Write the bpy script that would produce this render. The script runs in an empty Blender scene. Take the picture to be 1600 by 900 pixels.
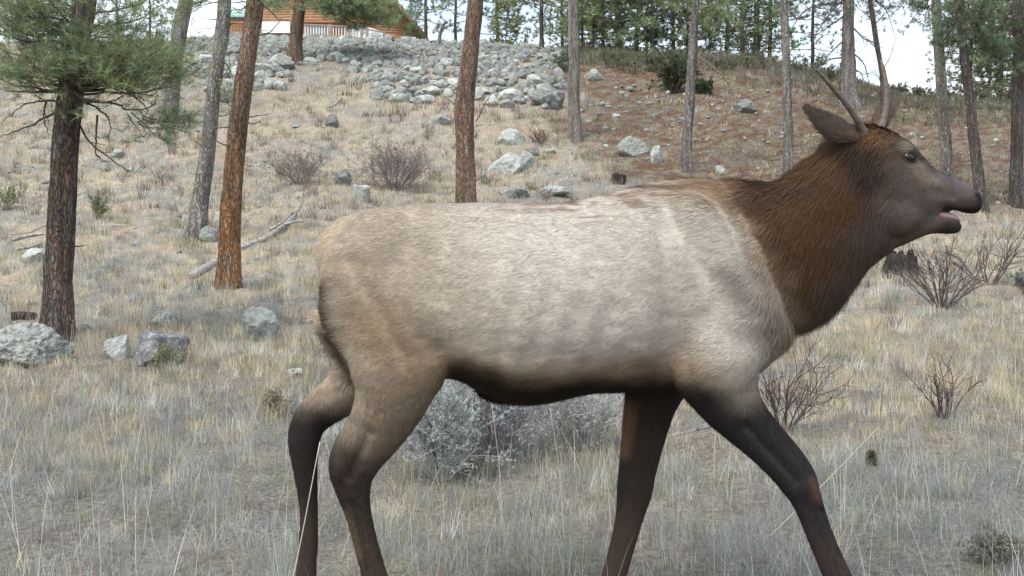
import bpy, bmesh, math
import numpy as np
from mathutils import Vector, Matrix, noise as mnoise

# ------------------------------------------------------------------ camera, world, sun, exposure
scene = bpy.context.scene
COL = scene.collection
F = 1600.0
CAMZ = 1.35
A = math.atan(100 / F)
cam_d = bpy.data.cameras.new('trail_camera')
cam_d.sensor_width = 36.0
cam_d.lens = 36.0
cam_d.clip_start = 0.05
cam_d.clip_end = 6000
cam = bpy.data.objects.new('trail_camera', cam_d)
COL.objects.link(cam)
cam.location = (0, 0, CAMZ)
cam.rotation_euler = (math.pi / 2 - A, 0, 0)
scene.camera = cam

SUN_EL, SUN_AZ = math.radians(58), math.radians(215)      # azimuth from +Y, clockwise: behind and left of the camera
world = bpy.data.worlds.new('World')
scene.world = world
world.use_nodes = True
wn = world.node_tree
wn.nodes.clear()
sky = wn.nodes.new('ShaderNodeTexSky')
sky.sky_type = 'NISHITA'
sky.sun_disc = False
sky.sun_elevation = SUN_EL
sky.sun_rotation = SUN_AZ
sky.air_density = 1.0
sky.dust_density = 3.0
sky.ozone_density = 1.0
bg = wn.nodes.new('ShaderNodeBackground')
bg.inputs['Strength'].default_value = 0.15
wo = wn.nodes.new('ShaderNodeOutputWorld')
# thin bright overcast: patchy white cloud over the clear sky
wtc = wn.nodes.new('ShaderNodeTexCoord')
wns = wn.nodes.new('ShaderNodeTexNoise'); wns.inputs['Scale'].default_value = 2.6; wns.inputs['Detail'].default_value = 5
wn.links.new(wtc.outputs['Generated'], wns.inputs['Vector'])
wmr = wn.nodes.new('ShaderNodeMapRange'); wmr.inputs[1].default_value = 0.36; wmr.inputs[2].default_value = 0.6; wmr.inputs[3].default_value = 0.35; wmr.inputs[4].default_value = 0.95
wn.links.new(wns.outputs['Fac'], wmr.inputs[0])
wmx = wn.nodes.new('ShaderNodeMixRGB'); wmx.inputs[2].default_value = (5.0, 5.5, 6.0, 1)
wn.links.new(wmr.outputs[0], wmx.inputs[0]); wn.links.new(sky.outputs[0], wmx.inputs[1])
wn.links.new(wmx.outputs[0], bg.inputs[0])
wn.links.new(bg.outputs[0], wo.inputs[0])

sun_d = bpy.data.lights.new('sun', 'SUN')
sun_d.energy = 2.0
sun_d.angle = math.radians(25)
sun_d.color = (1.0, 0.95, 0.88)
sun = bpy.data.objects.new('sun', sun_d)
COL.objects.link(sun)
sd = Vector((math.sin(SUN_AZ) * math.cos(SUN_EL), math.cos(SUN_AZ) * math.cos(SUN_EL), math.sin(SUN_EL)))
sun.rotation_euler = sd.to_track_quat('Z', 'Y').to_euler()
sun.location = sd * 50

vs = scene.view_settings
vs.view_transform = 'Standard'
vs.look = 'None'
vs.gamma = 1.0
vs.use_curve_mapping = False
vs.exposure = 0.86
scene.render.engine = 'CYCLES'
scene.cycles.max_bounces = 5
scene.cycles.diffuse_bounces = 3

rng = np.random.default_rng(7)

# ------------------------------------------------------------------ projection helpers
FW = np.array([0, math.cos(A), -math.sin(A)])
UP = np.array([0, math.sin(A), math.cos(A)])
RT = np.array([1.0, 0, 0])


def ray(px, py):
    px = np.asarray(px, float); py = np.asarray(py, float)
    return ((px - 800) / F)[..., None] * RT + FW + ((450 - py) / F)[..., None] * UP


def P(px, py, Y):
    d = ray(px, py)
    t = np.asarray(Y, float) / d[..., 1]
    return d * t[..., None] + np.array([0, 0, CAMZ])


def proj(p):
    q = np.asarray(p, float) - np.array([0, 0, CAMZ])
    z = q @ FW
    z = np.where(z < 0.05, 0.05, z)
    return 800 + F * (q @ RT) / z, 450 - F * (q @ UP) / z


def vnoise(x, y, seed=0):
    xi = np.floor(x).astype(np.int64); yi = np.floor(y).astype(np.int64)
    fx = x - xi; fy = y - yi
    fx = fx * fx * (3 - 2 * fx); fy = fy * fy * (3 - 2 * fy)

    def h(a, b):
        n = (a * 374761393 + b * 668265263 + seed * 1442695041) & 0xffffffff
        n = ((n ^ (n >> 13)) * 1274126177) & 0xffffffff
        n = n ^ (n >> 16)
        return (n & 0xffff) / 65535.0
    return (h(xi, yi) * (1 - fx) + h(xi + 1, yi) * fx) * (1 - fy) + (h(xi, yi + 1) * (1 - fx) + h(xi + 1, yi + 1) * fx) * fy


def fbm(x, y, oct=4, seed=0):
    s = 0; a = 0.5; t = 0
    for i in range(oct):
        s = s + a * vnoise(x, y, seed + i * 17); t += a
        x = x * 2.03 + 11.3; y = y * 2.03 + 5.7; a *= 0.5
    return s / t


def sst(a, b, x):
    t = np.clip((x - a) / (b - a), 0, 1)
    return t * t * (3 - 2 * t)


# ------------------------------------------------------------------ terrain height
_rows = [(882, 4.06), (700, 6.2), (600, 8.4), (535, 10.6), (452, 14), (378, 18.5), (335, 20.8), (270, 26), (222, 30), (150, 36), (100, 41), (78, 45), (66, 52), (60, 58)]
_Y = [-400, -30, -2, 2.5]; _Z = [-6, -1.5, 0, 0]
for py_, Y_ in _rows:
    _Y.append(Y_); _Z.append(float(P(800, py_, Y_)[2]))
_Y += [70, 100, 400, 3000]; _Z += [14.0, 16.5, 40, 60]
_yy = np.arange(-40, 110, 0.1)
_zz = np.interp(_yy, _Y, _Z)
for _ in range(3):
    k_ = np.ones(17) / 17
    _zz = np.convolve(np.pad(_zz, 8, mode='edge'), k_, mode='valid')
_CU = (np.array([-400, 0, 300, 560, 640, 800, 1000, 1200, 1300, 1400, 1600, 2100]) - 800) / F
_CY = np.array([50, 53, 57, 58, 55, 48.5, 44.5, 43, 40.5, 37.3, 36.5, 36])


def height(X, Y):
    X = np.asarray(X, float); Y = np.asarray(Y, float)
    u = X / np.maximum(Y, 3.0)
    yc = np.interp(u, _CU, _CY)
    soft = 1.5
    ym = yc - soft * np.logaddexp(0, (yc - Y) / soft)          # smooth min(Y, yc)
    z = np.interp(ym, _yy, _zz) + np.clip(Y - yc, 0, 2000) * 0.015
    amp = np.interp(Y, [0, 8, 25, 36, 45], [0.035, 0.06, 0.22, 0.2, 0.1])
    z = z + amp * (fbm(X * 0.45 + 40, Y * 0.45 + 40, 3, 3) - 0.5) * 2
    z = z + np.interp(Y, [0, 6, 30], [0.02, 0.04, 0.09]) * (fbm(X * 2.1 + 9, Y * 2.1 + 70, 3, 8) - 0.5) * 2
    return z


def ground_at(px, py):
    d = ray(px, py)
    Ys = np.concatenate([np.arange(3, 20, 0.04), np.arange(20, 75, 0.1)])
    t = Ys / d[1]
    zr = CAMZ + d[2] * t; xr = d[0] * t
    h = height(xr, Ys)
    i = np.nonzero(zr <= h)[0]
    j = i[0] if len(i) else int(np.argmin(zr - h))
    return np.array([xr[j], Ys[j], h[j]])


# ------------------------------------------------------------------ mesh helpers
def mesh_from(name, V, Fc, smooth=False, col=None, mats=(), tri_mat=None):
    V = np.ascontiguousarray(V, dtype=np.float32)
    Fc = np.ascontiguousarray(Fc, dtype=np.int32)
    me = bpy.data.meshes.new(name)
    me.vertices.add(len(V)); me.vertices.foreach_set('co', V.ravel())
    k = Fc.shape[1]
    me.loops.add(Fc.size); me.loops.foreach_set('vertex_index', Fc.ravel())
    me.polygons.add(len(Fc))
    me.polygons.foreach_set('loop_start', np.arange(0, Fc.size, k, dtype=np.int32))
    me.polygons.foreach_set('use_smooth', np.full(len(Fc), smooth))
    for m in mats:
        me.materials.append(m)
    if tri_mat is not None:
        me.polygons.foreach_set('material_index', np.ascontiguousarray(tri_mat, dtype=np.int32))
    me.update(calc_edges=True)
    if col is not None:
        a = me.color_attributes.new('Col', 'FLOAT_COLOR', 'POINT')
        c = np.ones((len(V), 4), np.float32); c[:, :3] = col
        a.data.foreach_set('color', c.ravel())
    return me


def link(name, me, parent=None, loc=None):
    o = bpy.data.objects.new(name, me)
    COL.objects.link(o)
    if parent is not None:
        o.parent = parent
    if loc is not None:
        o.location = loc
    return o


def tag(o, label=None, cat=None, group=None, kind=None):
    if label: o['label'] = label
    if cat: o['category'] = cat
    if group: o['group'] = group
    if kind: o['kind'] = kind
    return o


def empty(name, loc, label, cat, group=None):
    o = bpy.data.objects.new(name, None)
    o.empty_display_size = 0.2
    COL.objects.link(o)
    o.location = loc
    return tag(o, label, cat, group)


def quads_to_tris(q):
    q = np.asarray(q)
    return np.concatenate([q[:, [0, 1, 2]], q[:, [0, 2, 3]]])


class MB:
    """collects triangles, makes one mesh"""
    def __init__(s):
        s.V = []; s.T = []; s.C = []; s.M = []; s.n = 0

    def add(s, V, T, c=(1, 1, 1), m=0):
        V = np.asarray(V, float).reshape(-1, 3); T = np.asarray(T, int)
        if T.shape[1] == 4: T = quads_to_tris(T)
        s.V.append(V); s.T.append(T + s.n); s.n += len(V)
        c = np.asarray(c, float)
        s.C.append(np.broadcast_to(c, (len(V), 3)) if c.ndim == 1 else c)
        s.M.append(np.full(len(T), m))

    def box(s, c, size, R=None, col=(1, 1, 1), m=0, bev=0.0):
        h = np.asarray(size, float) / 2
        V = np.array([[x, y, z] for x in (-1, 1) for y in (-1, 1) for z in (-1, 1)], float) * h
        if R is not None: V = V @ np.asarray(R).T
        V = V + np.asarray(c, float)
        Q = [[0, 1, 3, 2], [4, 6, 7, 5], [0, 4, 5, 1], [2, 3, 7, 6], [0, 2, 6, 4], [1, 5, 7, 3]]
        s.add(V, Q, col, m)

    def tube(s, pts, rad, n=8, col=(1, 1, 1), m=0, rfun=None, lat=1.0, cap=True):
        V, T = tube_geo(pts, rad, n, rfun, lat, cap)
        s.add(V, T, col, m)

    def build(s, name, mats, parent=None, smooth=False, loc=None):
        V = np.concatenate(s.V); T = np.concatenate(s.T); C = np.concatenate(s.C)
        if loc is not None: V = V - np.asarray(loc)
        if not isinstance(mats, (list, tuple)): mats = [mats]
        me = mesh_from(name, V, T, smooth, C, mats, np.concatenate(s.M) if len(mats) > 1 else None)
        o = link(name, me, parent)
        if loc is not None and parent is None: o.location = loc
        return o


def tube_geo(pts, rad, n=8, rfun=None, lat=1.0, cap=True):
    pts = np.asarray(pts, float); rad = np.broadcast_to(np.asarray(rad, float), (len(pts),))
    tg = np.gradient(pts, axis=0)
    tg /= np.linalg.norm(tg, axis=1)[:, None] + 1e-9
    ref = np.array([0, 1.0, 0])
    if abs(np.mean(tg @ ref)) > 0.85: ref = np.array([0, 0, 1.0])
    th = np.linspace(0, 2 * np.pi, n, endpoint=False)
    a = np.cross(tg, ref); a /= np.linalg.norm(a, axis=1)[:, None] + 1e-9
    b = np.cross(a, tg)
    rr = rad[:, None] * np.ones(n)
    if rfun is not None: rr = rr * rfun(pts, th)
    V = pts[:, None, :] + rr[..., None] * (np.cos(th)[None, :, None] * a[:, None, :] + lat * np.sin(th)[None, :, None] * b[:, None, :])
    m = len(pts)
    idx = np.arange(m * n).reshape(m, n)
    q = np.stack([idx[:-1], np.roll(idx[:-1], -1, 1), np.roll(idx[1:], -1, 1), idx[1:]], -1).reshape(-1, 4)
    T = quads_to_tris(q)
    V = V.reshape(-1, 3)
    if cap:
        V = np.concatenate([V, pts[:1], pts[-1:]])
        c0, c1 = m * n, m * n + 1
        r0 = idx[0]; r1 = idx[-1]
        T = np.concatenate([T, np.stack([np.full(n, c0), np.roll(r0, -1), r0], -1), np.stack([np.full(n, c1), r1, np.roll(r1, -1)], -1)])
    return V, T


def catmull(pts, k=6):
    pts = np.asarray(pts, float)
    p = np.concatenate([[2 * pts[0] - pts[1]], pts, [2 * pts[-1] - pts[-2]]])
    out = []
    for i in range(1, len(p) - 2):
        t = np.linspace(0, 1, k, endpoint=False)[:, None]
        a, b, c, d = p[i - 1], p[i], p[i + 1], p[i + 2]
        out.append(0.5 * (2 * b + (c - a) * t + (2 * a - 5 * b + 4 * c - d) * t ** 2 + (3 * b - a - 3 * c + d) * t ** 3))
    out.append(pts[-1:])
    return np.concatenate(out)


# ------------------------------------------------------------------ materials
def new_mat(name, rough=0.9, spec=0.2):
    m = bpy.data.materials.new(name); m.use_nodes = True
    nt = m.node_tree
    b = nt.nodes['Principled BSDF']
    b.inputs['Roughness'].default_value = rough
    b.inputs['Specular IOR Level'].default_value = spec
    return m, nt, b


def N(nt, t, **kw):
    n = nt.nodes.new(t)
    for k, v in kw.items():
        if k in n.inputs: n.inputs[k].default_value = v
        else: setattr(n, k, v)
    return n


def vcol_mat(name, rough=0.9, spec=0.15, nscale=60.0, namt=0.35, bump=0.0, trans=0.0, bscale=None):
    m, nt, b = new_mat(name, rough, spec)
    at = N(nt, 'ShaderNodeAttribute', attribute_name='Col')
    tc = N(nt, 'ShaderNodeTexCoord')
    no = N(nt, 'ShaderNodeTexNoise'); no.inputs['Scale'].default_value = nscale; no.inputs['Detail'].default_value = 4
    nt.links.new(tc.outputs['Object'], no.inputs['Vector'])
    mr = N(nt, 'ShaderNodeMapRange'); mr.inputs[1].default_value = 0.25; mr.inputs[2].default_value = 0.75
    mr.inputs[3].default_value = 1 - namt; mr.inputs[4].default_value = 1 + namt
    nt.links.new(no.outputs['Fac'], mr.inputs[0])
    mx = N(nt, 'ShaderNodeVectorMath', operation='SCALE')
    nt.links.new(at.outputs['Color'], mx.inputs[0]); nt.links.new(mr.outputs[0], mx.inputs['Scale'])
    nt.links.new(mx.outputs[0], b.inputs['Base Color'])
    if bump:
        n2 = N(nt, 'ShaderNodeTexNoise'); n2.inputs['Scale'].default_value = bscale or nscale; n2.inputs['Detail'].default_value = 5
        nt.links.new(tc.outputs['Object'], n2.inputs['Vector'])
        bp = N(nt, 'ShaderNodeBump'); bp.inputs['Strength'].default_value = bump; bp.inputs['Distance'].default_value = 0.03
        nt.links.new(n2.outputs['Fac'], bp.inputs['Height']); nt.links.new(bp.outputs[0], b.inputs['Normal'])
    if trans:
        out = nt.nodes['Material Output']
        tr = N(nt, 'ShaderNodeBsdfTranslucent'); nt.links.new(mx.outputs[0], tr.inputs[0])
        ms = N(nt, 'ShaderNodeMixShader'); ms.inputs[0].default_value = trans
        nt.links.new(b.outputs[0], ms.inputs[1]); nt.links.new(tr.outputs[0], ms.inputs[2]); nt.links.new(ms.outputs[0], out.inputs[0])
    return m


def ramp(nt, stops):
    r = N(nt, 'ShaderNodeValToRGB')
    el = r.color_ramp.elements
    while len(el) > 1: el.remove(el[-1])
    el[0].position = stops[0][0]; el[0].color = (*stops[0][1], 1)
    for p, c in stops[1:]:
        e = el.new(p); e.color = (*c, 1)
    return r


def bark_mat(name, dark, mid, light, warm, warm_amt=0.5, scale=16, ztop=None):
    """furrowed pine bark: stretched cells, dark cracks, two tones of plate"""
    m, nt, b = new_mat(name, 0.92, 0.1)
    tc = N(nt, 'ShaderNodeTexCoord')
    mp = N(nt, 'ShaderNodeMapping'); mp.inputs['Scale'].default_value = (1, 1, 0.2)
    nt.links.new(tc.outputs['Object'], mp.inputs[0])
    wn_ = N(nt, 'ShaderNodeTexNoise'); wn_.inputs['Scale'].default_value = 9; wn_.inputs['Detail'].default_value = 3
    nt.links.new(mp.outputs[0], wn_.inputs['Vector'])
    ad = N(nt, 'ShaderNodeMixRGB', blend_type='ADD'); ad.inputs[0].default_value = 0.36
    nt.links.new(mp.outputs[0], ad.inputs[1]); nt.links.new(wn_.outputs['Color'], ad.inputs[2])
    vo = N(nt, 'ShaderNodeTexVoronoi', feature='DISTANCE_TO_EDGE'); vo.inputs['Scale'].default_value = scale
    nt.links.new(ad.outputs[0], vo.inputs['Vector'])
    vc = N(nt, 'ShaderNodeTexVoronoi'); vc.inputs['Scale'].default_value = scale
    nt.links.new(ad.outputs[0], vc.inputs['Vector'])
    fn = N(nt, 'ShaderNodeTexNoise'); fn.inputs['Scale'].default_value = 110; fn.inputs['Detail'].default_value = 5; fn.inputs['Roughness'].default_value = 0.7
    nt.links.new(mp.outputs[0], fn.inputs['Vector'])
    r1 = ramp(nt, [(0.3, tuple(x * 0.6 for x in mid)), (0.45, mid), (0.56, light), (0.75, mid)])
    nt.links.new(fn.outputs['Fac'], r1.inputs[0])
    big = N(nt, 'ShaderNodeTexNoise'); big.inputs['Scale'].default_value = 3.2; big.inputs['Detail'].default_value = 3
    nt.links.new(tc.outputs['Object'], big.inputs['Vector'])
    sep = N(nt, 'ShaderNodeSeparateColor'); nt.links.new(vc.outputs['Color'], sep.inputs[0])
    am = N(nt, 'ShaderNodeMath', operation='MULTIPLY_ADD'); am.inputs[1].default_value = 0.5
    nt.links.new(sep.outputs[0], am.inputs[0]); nt.links.new(big.outputs['Fac'], am.inputs[2])
    mr = N(nt, 'ShaderNodeMapRange'); mr.inputs[1].default_value = 1.0 - warm_amt * 0.75; mr.inputs[2].default_value = 1.25 - warm_amt * 0.75
    nt.links.new(am.outputs[0], mr.inputs[0])
    mw = N(nt, 'ShaderNodeMixRGB'); mw.inputs[2].default_value = (*warm, 1)
    if ztop:
        sx = N(nt, 'ShaderNodeSeparateXYZ'); nt.links.new(tc.outputs['Object'], sx.inputs[0])
        zr = N(nt, 'ShaderNodeMapRange'); zr.inputs[1].default_value = ztop * 0.35; zr.inputs[2].default_value = ztop; zr.inputs[3].default_value = 1.0; zr.inputs[4].default_value = 0.15
        nt.links.new(sx.outputs[2], zr.inputs[0])
        zm = N(nt, 'ShaderNodeMath', operation='MULTIPLY'); nt.links.new(mr.outputs[0], zm.inputs[0]); nt.links.new(zr.outputs[0], zm.inputs[1])
        mr = zm
    nt.links.new(mr.outputs[0], mw.inputs[0]); nt.links.new(r1.outputs[0], mw.inputs[1])
    cr = N(nt, 'ShaderNodeMapRange'); cr.inputs[1].default_value = -0.06; cr.inputs[2].default_value = 0.2
    nt.links.new(vo.outputs['Distance'], cr.inputs[0])
    mc = N(nt, 'ShaderNodeMixRGB'); mc.inputs[1].default_value = (*dark, 1)
    nt.links.new(cr.outputs[0], mc.inputs[0]); nt.links.new(mw.outputs[0], mc.inputs[2])
    b2 = N(nt, 'ShaderNodeTexNoise'); b2.inputs['Scale'].default_value = 1.0; b2.inputs['Detail'].default_value = 4
    mp2 = N(nt, 'ShaderNodeMapping'); mp2.inputs['Scale'].default_value = (9, 9, 1.1)
    nt.links.new(tc.outputs['Object'], mp2.inputs[0]); nt.links.new(mp2.outputs[0], b2.inputs['Vector'])
    m2 = N(nt, 'ShaderNodeMapRange'); m2.inputs[1].default_value = 0.3; m2.inputs[2].default_value = 0.7; m2.inputs[3].default_value = 0.55; m2.inputs[4].default_value = 1.3
    nt.links.new(b2.outputs['Fac'], m2.inputs[0])
    sc2 = N(nt, 'ShaderNodeVectorMath', operation='SCALE'); nt.links.new(mc.outputs[0], sc2.inputs[0]); nt.links.new(m2.outputs[0], sc2.inputs['Scale'])
    nt.links.new(sc2.outputs[0], b.inputs['Base Color'])
    hm = N(nt, 'ShaderNodeMath', operation='MULTIPLY_ADD'); hm.inputs[1].default_value = 0.4
    nt.links.new(fn.outputs['Fac'], hm.inputs[0]); nt.links.new(cr.outputs[0], hm.inputs[2])
    bp = N(nt, 'ShaderNodeBump'); bp.inputs['Strength'].default_value = 0.9; bp.inputs['Distance'].default_value = 0.02
    nt.links.new(hm.outputs[0], bp.inputs['Height']); nt.links.new(bp.outputs[0], b.inputs['Normal'])
    return m


def rock_mat(name, a, c, d, lichen=(0.3, 0.36, 0.27), lich=0.3, scale=4.0):
    m, nt, b = new_mat(name, 0.9, 0.2)
    tc = N(nt, 'ShaderNodeTexCoord'); oi = N(nt, 'ShaderNodeObjectInfo')
    av = N(nt, 'ShaderNodeVectorMath', operation='ADD')
    cmb = N(nt, 'ShaderNodeMath', operation='MULTIPLY'); cmb.inputs[1].default_value = 37.0
    nt.links.new(oi.outputs['Random'], cmb.inputs[0])
    nt.links.new(tc.outputs['Object'], av.inputs[0]); nt.links.new(cmb.outputs[0], av.inputs[1])
    n1 = N(nt, 'ShaderNodeTexNoise'); n1.inputs['Scale'].default_value = scale; n1.inputs['Detail'].default_value = 8; n1.inputs['Roughness'].default_value = 0.65
    nt.links.new(av.outputs[0], n1.inputs['Vector'])
    r = ramp(nt, [(0.3, a), (0.5, c), (0.68, d)]); nt.links.new(n1.outputs['Fac'], r.inputs[0])
    n2 = N(nt, 'ShaderNodeTexNoise'); n2.inputs['Scale'].default_value = scale * 2.7; n2.inputs['Detail'].default_value = 6
    nt.links.new(av.outputs[0], n2.inputs['Vector'])
    mr = N(nt, 'ShaderNodeMapRange'); mr.inputs[1].default_value = 0.6 - lich * 0.25; mr.inputs[2].default_value = 0.68 - lich * 0.25; mr.inputs[4].default_value = 0.8
    nt.links.new(n2.outputs['Fac'], mr.inputs[0])
    mx = N(nt, 'ShaderNodeMixRGB'); mx.inputs[2].default_value = (*lichen, 1)
    nt.links.new(mr.outputs[0], mx.inputs[0]); nt.links.new(r.outputs[0], mx.inputs[1])
    mv = N(nt, 'ShaderNodeMapRange'); mv.inputs[3].default_value = 0.55; mv.inputs[4].default_value = 1.25
    nt.links.new(oi.outputs['Random'], mv.inputs[0])
    sc = N(nt, 'ShaderNodeVectorMath', operation='SCALE'); nt.links.new(mx.outputs[0], sc.inputs[0]); nt.links.new(mv.outputs[0], sc.inputs['Scale'])
    nt.links.new(sc.outputs[0], b.inputs['Base Color'])
    bp = N(nt, 'ShaderNodeBump'); bp.inputs['Strength'].default_value = 1.0; bp.inputs['Distance'].default_value = 0.05
    nt.links.new(n1.outputs['Fac'], bp.inputs['Height']); nt.links.new(bp.outputs[0], b.inputs['Normal'])
    return m


def plain(name, c, rough=0.8, spec=0.2, namt=0.15, nscale=8.0, stretch=(1, 1, 1)):
    m, nt, b = new_mat(name, rough, spec)
    tc = N(nt, 'ShaderNodeTexCoord'); mp = N(nt, 'ShaderNodeMapping'); mp.inputs['Scale'].default_value = stretch
    nt.links.new(tc.outputs['Object'], mp.inputs[0])
    no = N(nt, 'ShaderNodeTexNoise'); no.inputs['Scale'].default_value = nscale; no.inputs['Detail'].default_value = 5
    nt.links.new(mp.outputs[0], no.inputs['Vector'])
    r = ramp(nt, [(0.3, tuple(x * (1 - namt) for x in c)), (0.7, tuple(min(1, x * (1 + namt)) for x in c))])
    nt.links.new(no.outputs['Fac'], r.inputs[0]); nt.links.new(r.outputs[0], b.inputs['Base Color'])
    return m


M = {}
M['ground'] = vcol_mat('ground_soil', 0.95, 0.1, 34, 0.55, 0.9, bscale=22)
M['grass'] = vcol_mat('dry_grass', 0.8, 0.15, 3, 0.15, trans=0.3)
M['needles'] = vcol_mat('pine_needles', 0.6, 0.3, 3, 0.2, trans=0.2)
M['twig'] = vcol_mat('twig_bark', 0.9, 0.1, 20, 0.3)
M['bark_orange'] = bark_mat('bark_orange', (0.055, 0.03, 0.02), (0.21, 0.15, 0.11), (0.33, 0.27, 0.22), (0.34, 0.18, 0.09), 0.72, 26, 3.0)
M['bark_red'] = bark_mat('bark_red', (0.05, 0.03, 0.022), (0.22, 0.16, 0.13), (0.33, 0.27, 0.22), (0.26, 0.155, 0.11), 0.5, 22)
M['bark_grey'] = bark_mat('bark_grey', (0.045, 0.038, 0.035), (0.26, 0.24, 0.225), (0.42, 0.4, 0.375), (0.27, 0.22, 0.19), 0.3, 25)
M['bark_slate'] = bark_mat('bark_slate', (0.03, 0.028, 0.028), (0.13, 0.12, 0.115), (0.23, 0.215, 0.2), (0.17, 0.13, 0.11), 0.4, 24)
M['bark_dark'] = bark_mat('bark_dark', (0.025, 0.02, 0.018), (0.12, 0.1, 0.09), (0.2, 0.175, 0.16), (0.21, 0.115, 0.08), 0.36, 26)
M['rock_pale'] = rock_mat('rock_pale', (0.16, 0.16, 0.155), (0.34, 0.35, 0.34), (0.52, 0.52, 0.49), (0.26, 0.3, 0.25), 0.35, 9)
M['rock_bank'] = rock_mat('rock_bank', (0.16, 0.16, 0.15), (0.37, 0.385, 0.365), (0.6, 0.605, 0.575), (0.29, 0.34, 0.29), 0.35, 3)
M['rock_dark'] = rock_mat('rock_dark', (0.06, 0.06, 0.065), (0.13, 0.13, 0.14), (0.26, 0.27, 0.27), (0.32, 0.36, 0.28), 0.05, 7)
M['rock_lichen'] = rock_mat('rock_lichen', (0.1, 0.1, 0.11), (0.22, 0.22, 0.23), (0.42, 0.43, 0.43), (0.4, 0.43, 0.36), 0.6, 11)
M['deadwood'] = plain('deadwood', (0.29, 0.275, 0.26), 0.9, 0.1, 0.6, 14, (1, 1, 3))
M['charred'] = plain('charred_wood', (0.035, 0.03, 0.028), 0.9, 0.1, 0.6, 14, (1, 1, .3))
M['coat'] = vcol_mat('elk_coat', 0.85, 0.12, 45, 0.08, 0.05)
M['fur'] = vcol_mat('elk_fur', 0.75, 0.15, 12, 0.06)
m, nt, b = new_mat('eye_gloss', 0.08, 0.6); b.inputs['Base Color'].default_value = (0.008, 0.006, 0.005, 1); M['eye'] = m
M['mouth'] = plain('mouth_flesh', (0.24, 0.16, 0.155), 0.4, 0.4)
M['hoof'] = plain('hoof_horn', (0.03, 0.025, 0.02), 0.5, 0.4)

# ------------------------------------------------------------------ regions of the hillside (where rocks, litter, grass lie)
BANK = np.array([(285, 40), (292, 110), (335, 150), (385, 152), (400, 138), (440, 140), (455, 100), (540, 98), (552, 122), (592, 150), (650, 168), (700, 150), (760, 158), (848, 172), (884, 150), (884, 60), (560, 50)])


def in_poly(px, py, poly):
    px = np.asarray(px, float); py = np.asarray(py, float)
    r = np.zeros(px.shape, bool); j = len(poly) - 1
    for i in range(len(poly)):
        xi, yi = poly[i]; xj, yj = poly[j]
        c = ((yi > py) != (yj > py)) & (px < (xj - xi) * (py - yi) / (yj - yi + 1e-12) + xi)
        r ^= c; j = i
    return r


def litter_mask(X, Y):
    u = X / np.maximum(Y, 1) * F + 800
    edge = np.interp(Y, [18, 22, 26, 30, 40], [1260, 1080, 930, 880, 860])
    n = (fbm(X * 0.5, Y * 0.5, 3, 21) - 0.5) * 160
    return sst(-60, 60, u - edge + n) * sst(18.5, 23, Y)


STRAW = np.array([0.54, 0.45, 0.31]); STRAWP = np.array([0.64, 0.61, 0.52]); GREYG = np.array([0.33, 0.345, 0.34])
OLIVE = np.array([0.22, 0.25, 0.14]); PURP = np.array([0.28, 0.25, 0.26]); TEAL = np.array([0.30, 0.345, 0.335])


def ground_color(X, Y):
    n1 = fbm(X * 0.8, Y * 0.8, 4, 31)[:, None]; n2 = fbm(X * 5.2 + 5, Y * 5.2, 4, 33)[:, None]; n3 = fbm(X * 9, Y * 9, 3, 35)[:, None]
    c = np.array([0.20, 0.178, 0.14]) * (1 - sst(0.4, 0.62, n1)) + np.array([0.165, 0.158, 0.14]) * sst(0.4, 0.62, n1)
    far = sst(8, 16, Y)[:, None]
    c = c * (0.8 + 0.45 * far)
    c = c * (1 - 0.5 * sst(0.5, 0.7, n2) * far) + np.array([0.38, 0.295, 0.215]) * 0.5 * sst(0.5, 0.7, n2) * far
    L = litter_mask(X, Y)[:, None]
    lit = np.array([0.11, 0.064, 0.043]) * (1 - sst(0.35, 0.65, n2)) + np.array([0.17, 0.145, 0.115]) * sst(0.35, 0.65, n2)
    lit = lit * (1 - 0.5 * sst(0.62, 0.72, n3)) + np.array([0.13, 0.14, 0.07]) * 0.5 * sst(0.62, 0.72, n3)
    c = c * (1 - L) + lit * L
    return c * (0.75 + 0.5 * n3)


# terrain sheet
rowsY = np.concatenate([np.linspace(-300, -10, 8), np.linspace(-8, 2, 12), np.arange(2.2, 10, 0.09), np.arange(10, 62, 0.2), 62 * (2500 / 62) ** np.linspace(0, 1, 36)])
cu = np.concatenate([-np.geomspace(40, 0.75, 26)[:-1], np.linspace(-0.75, 0.75, 330), np.geomspace(0.75, 40, 26)[1:]])
XX = cu[None, :] * (np.abs(rowsY)[:, None] + 2.0); YY = np.repeat(rowsY[:, None], len(cu), 1)
ZZ = height(XX.ravel(), YY.ravel())
V = np.stack([XX.ravel(), YY.ravel(), ZZ], 1)
ii = np.arange(V.shape[0]).reshape(YY.shape)
Q = np.stack([ii[:-1, :-1], ii[:-1, 1:], ii[1:, 1:], ii[1:, :-1]], -1).reshape(-1, 4)
g = link('ground', mesh_from('ground', V, Q, True, ground_color(V[:, 0], V[:, 1]), [M['ground']]))
tag(g, kind='structure')

# ------------------------------------------------------------------ elk
EY = 3.30


def E(px, py, Y=EY): return P(px, py, Y)


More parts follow.
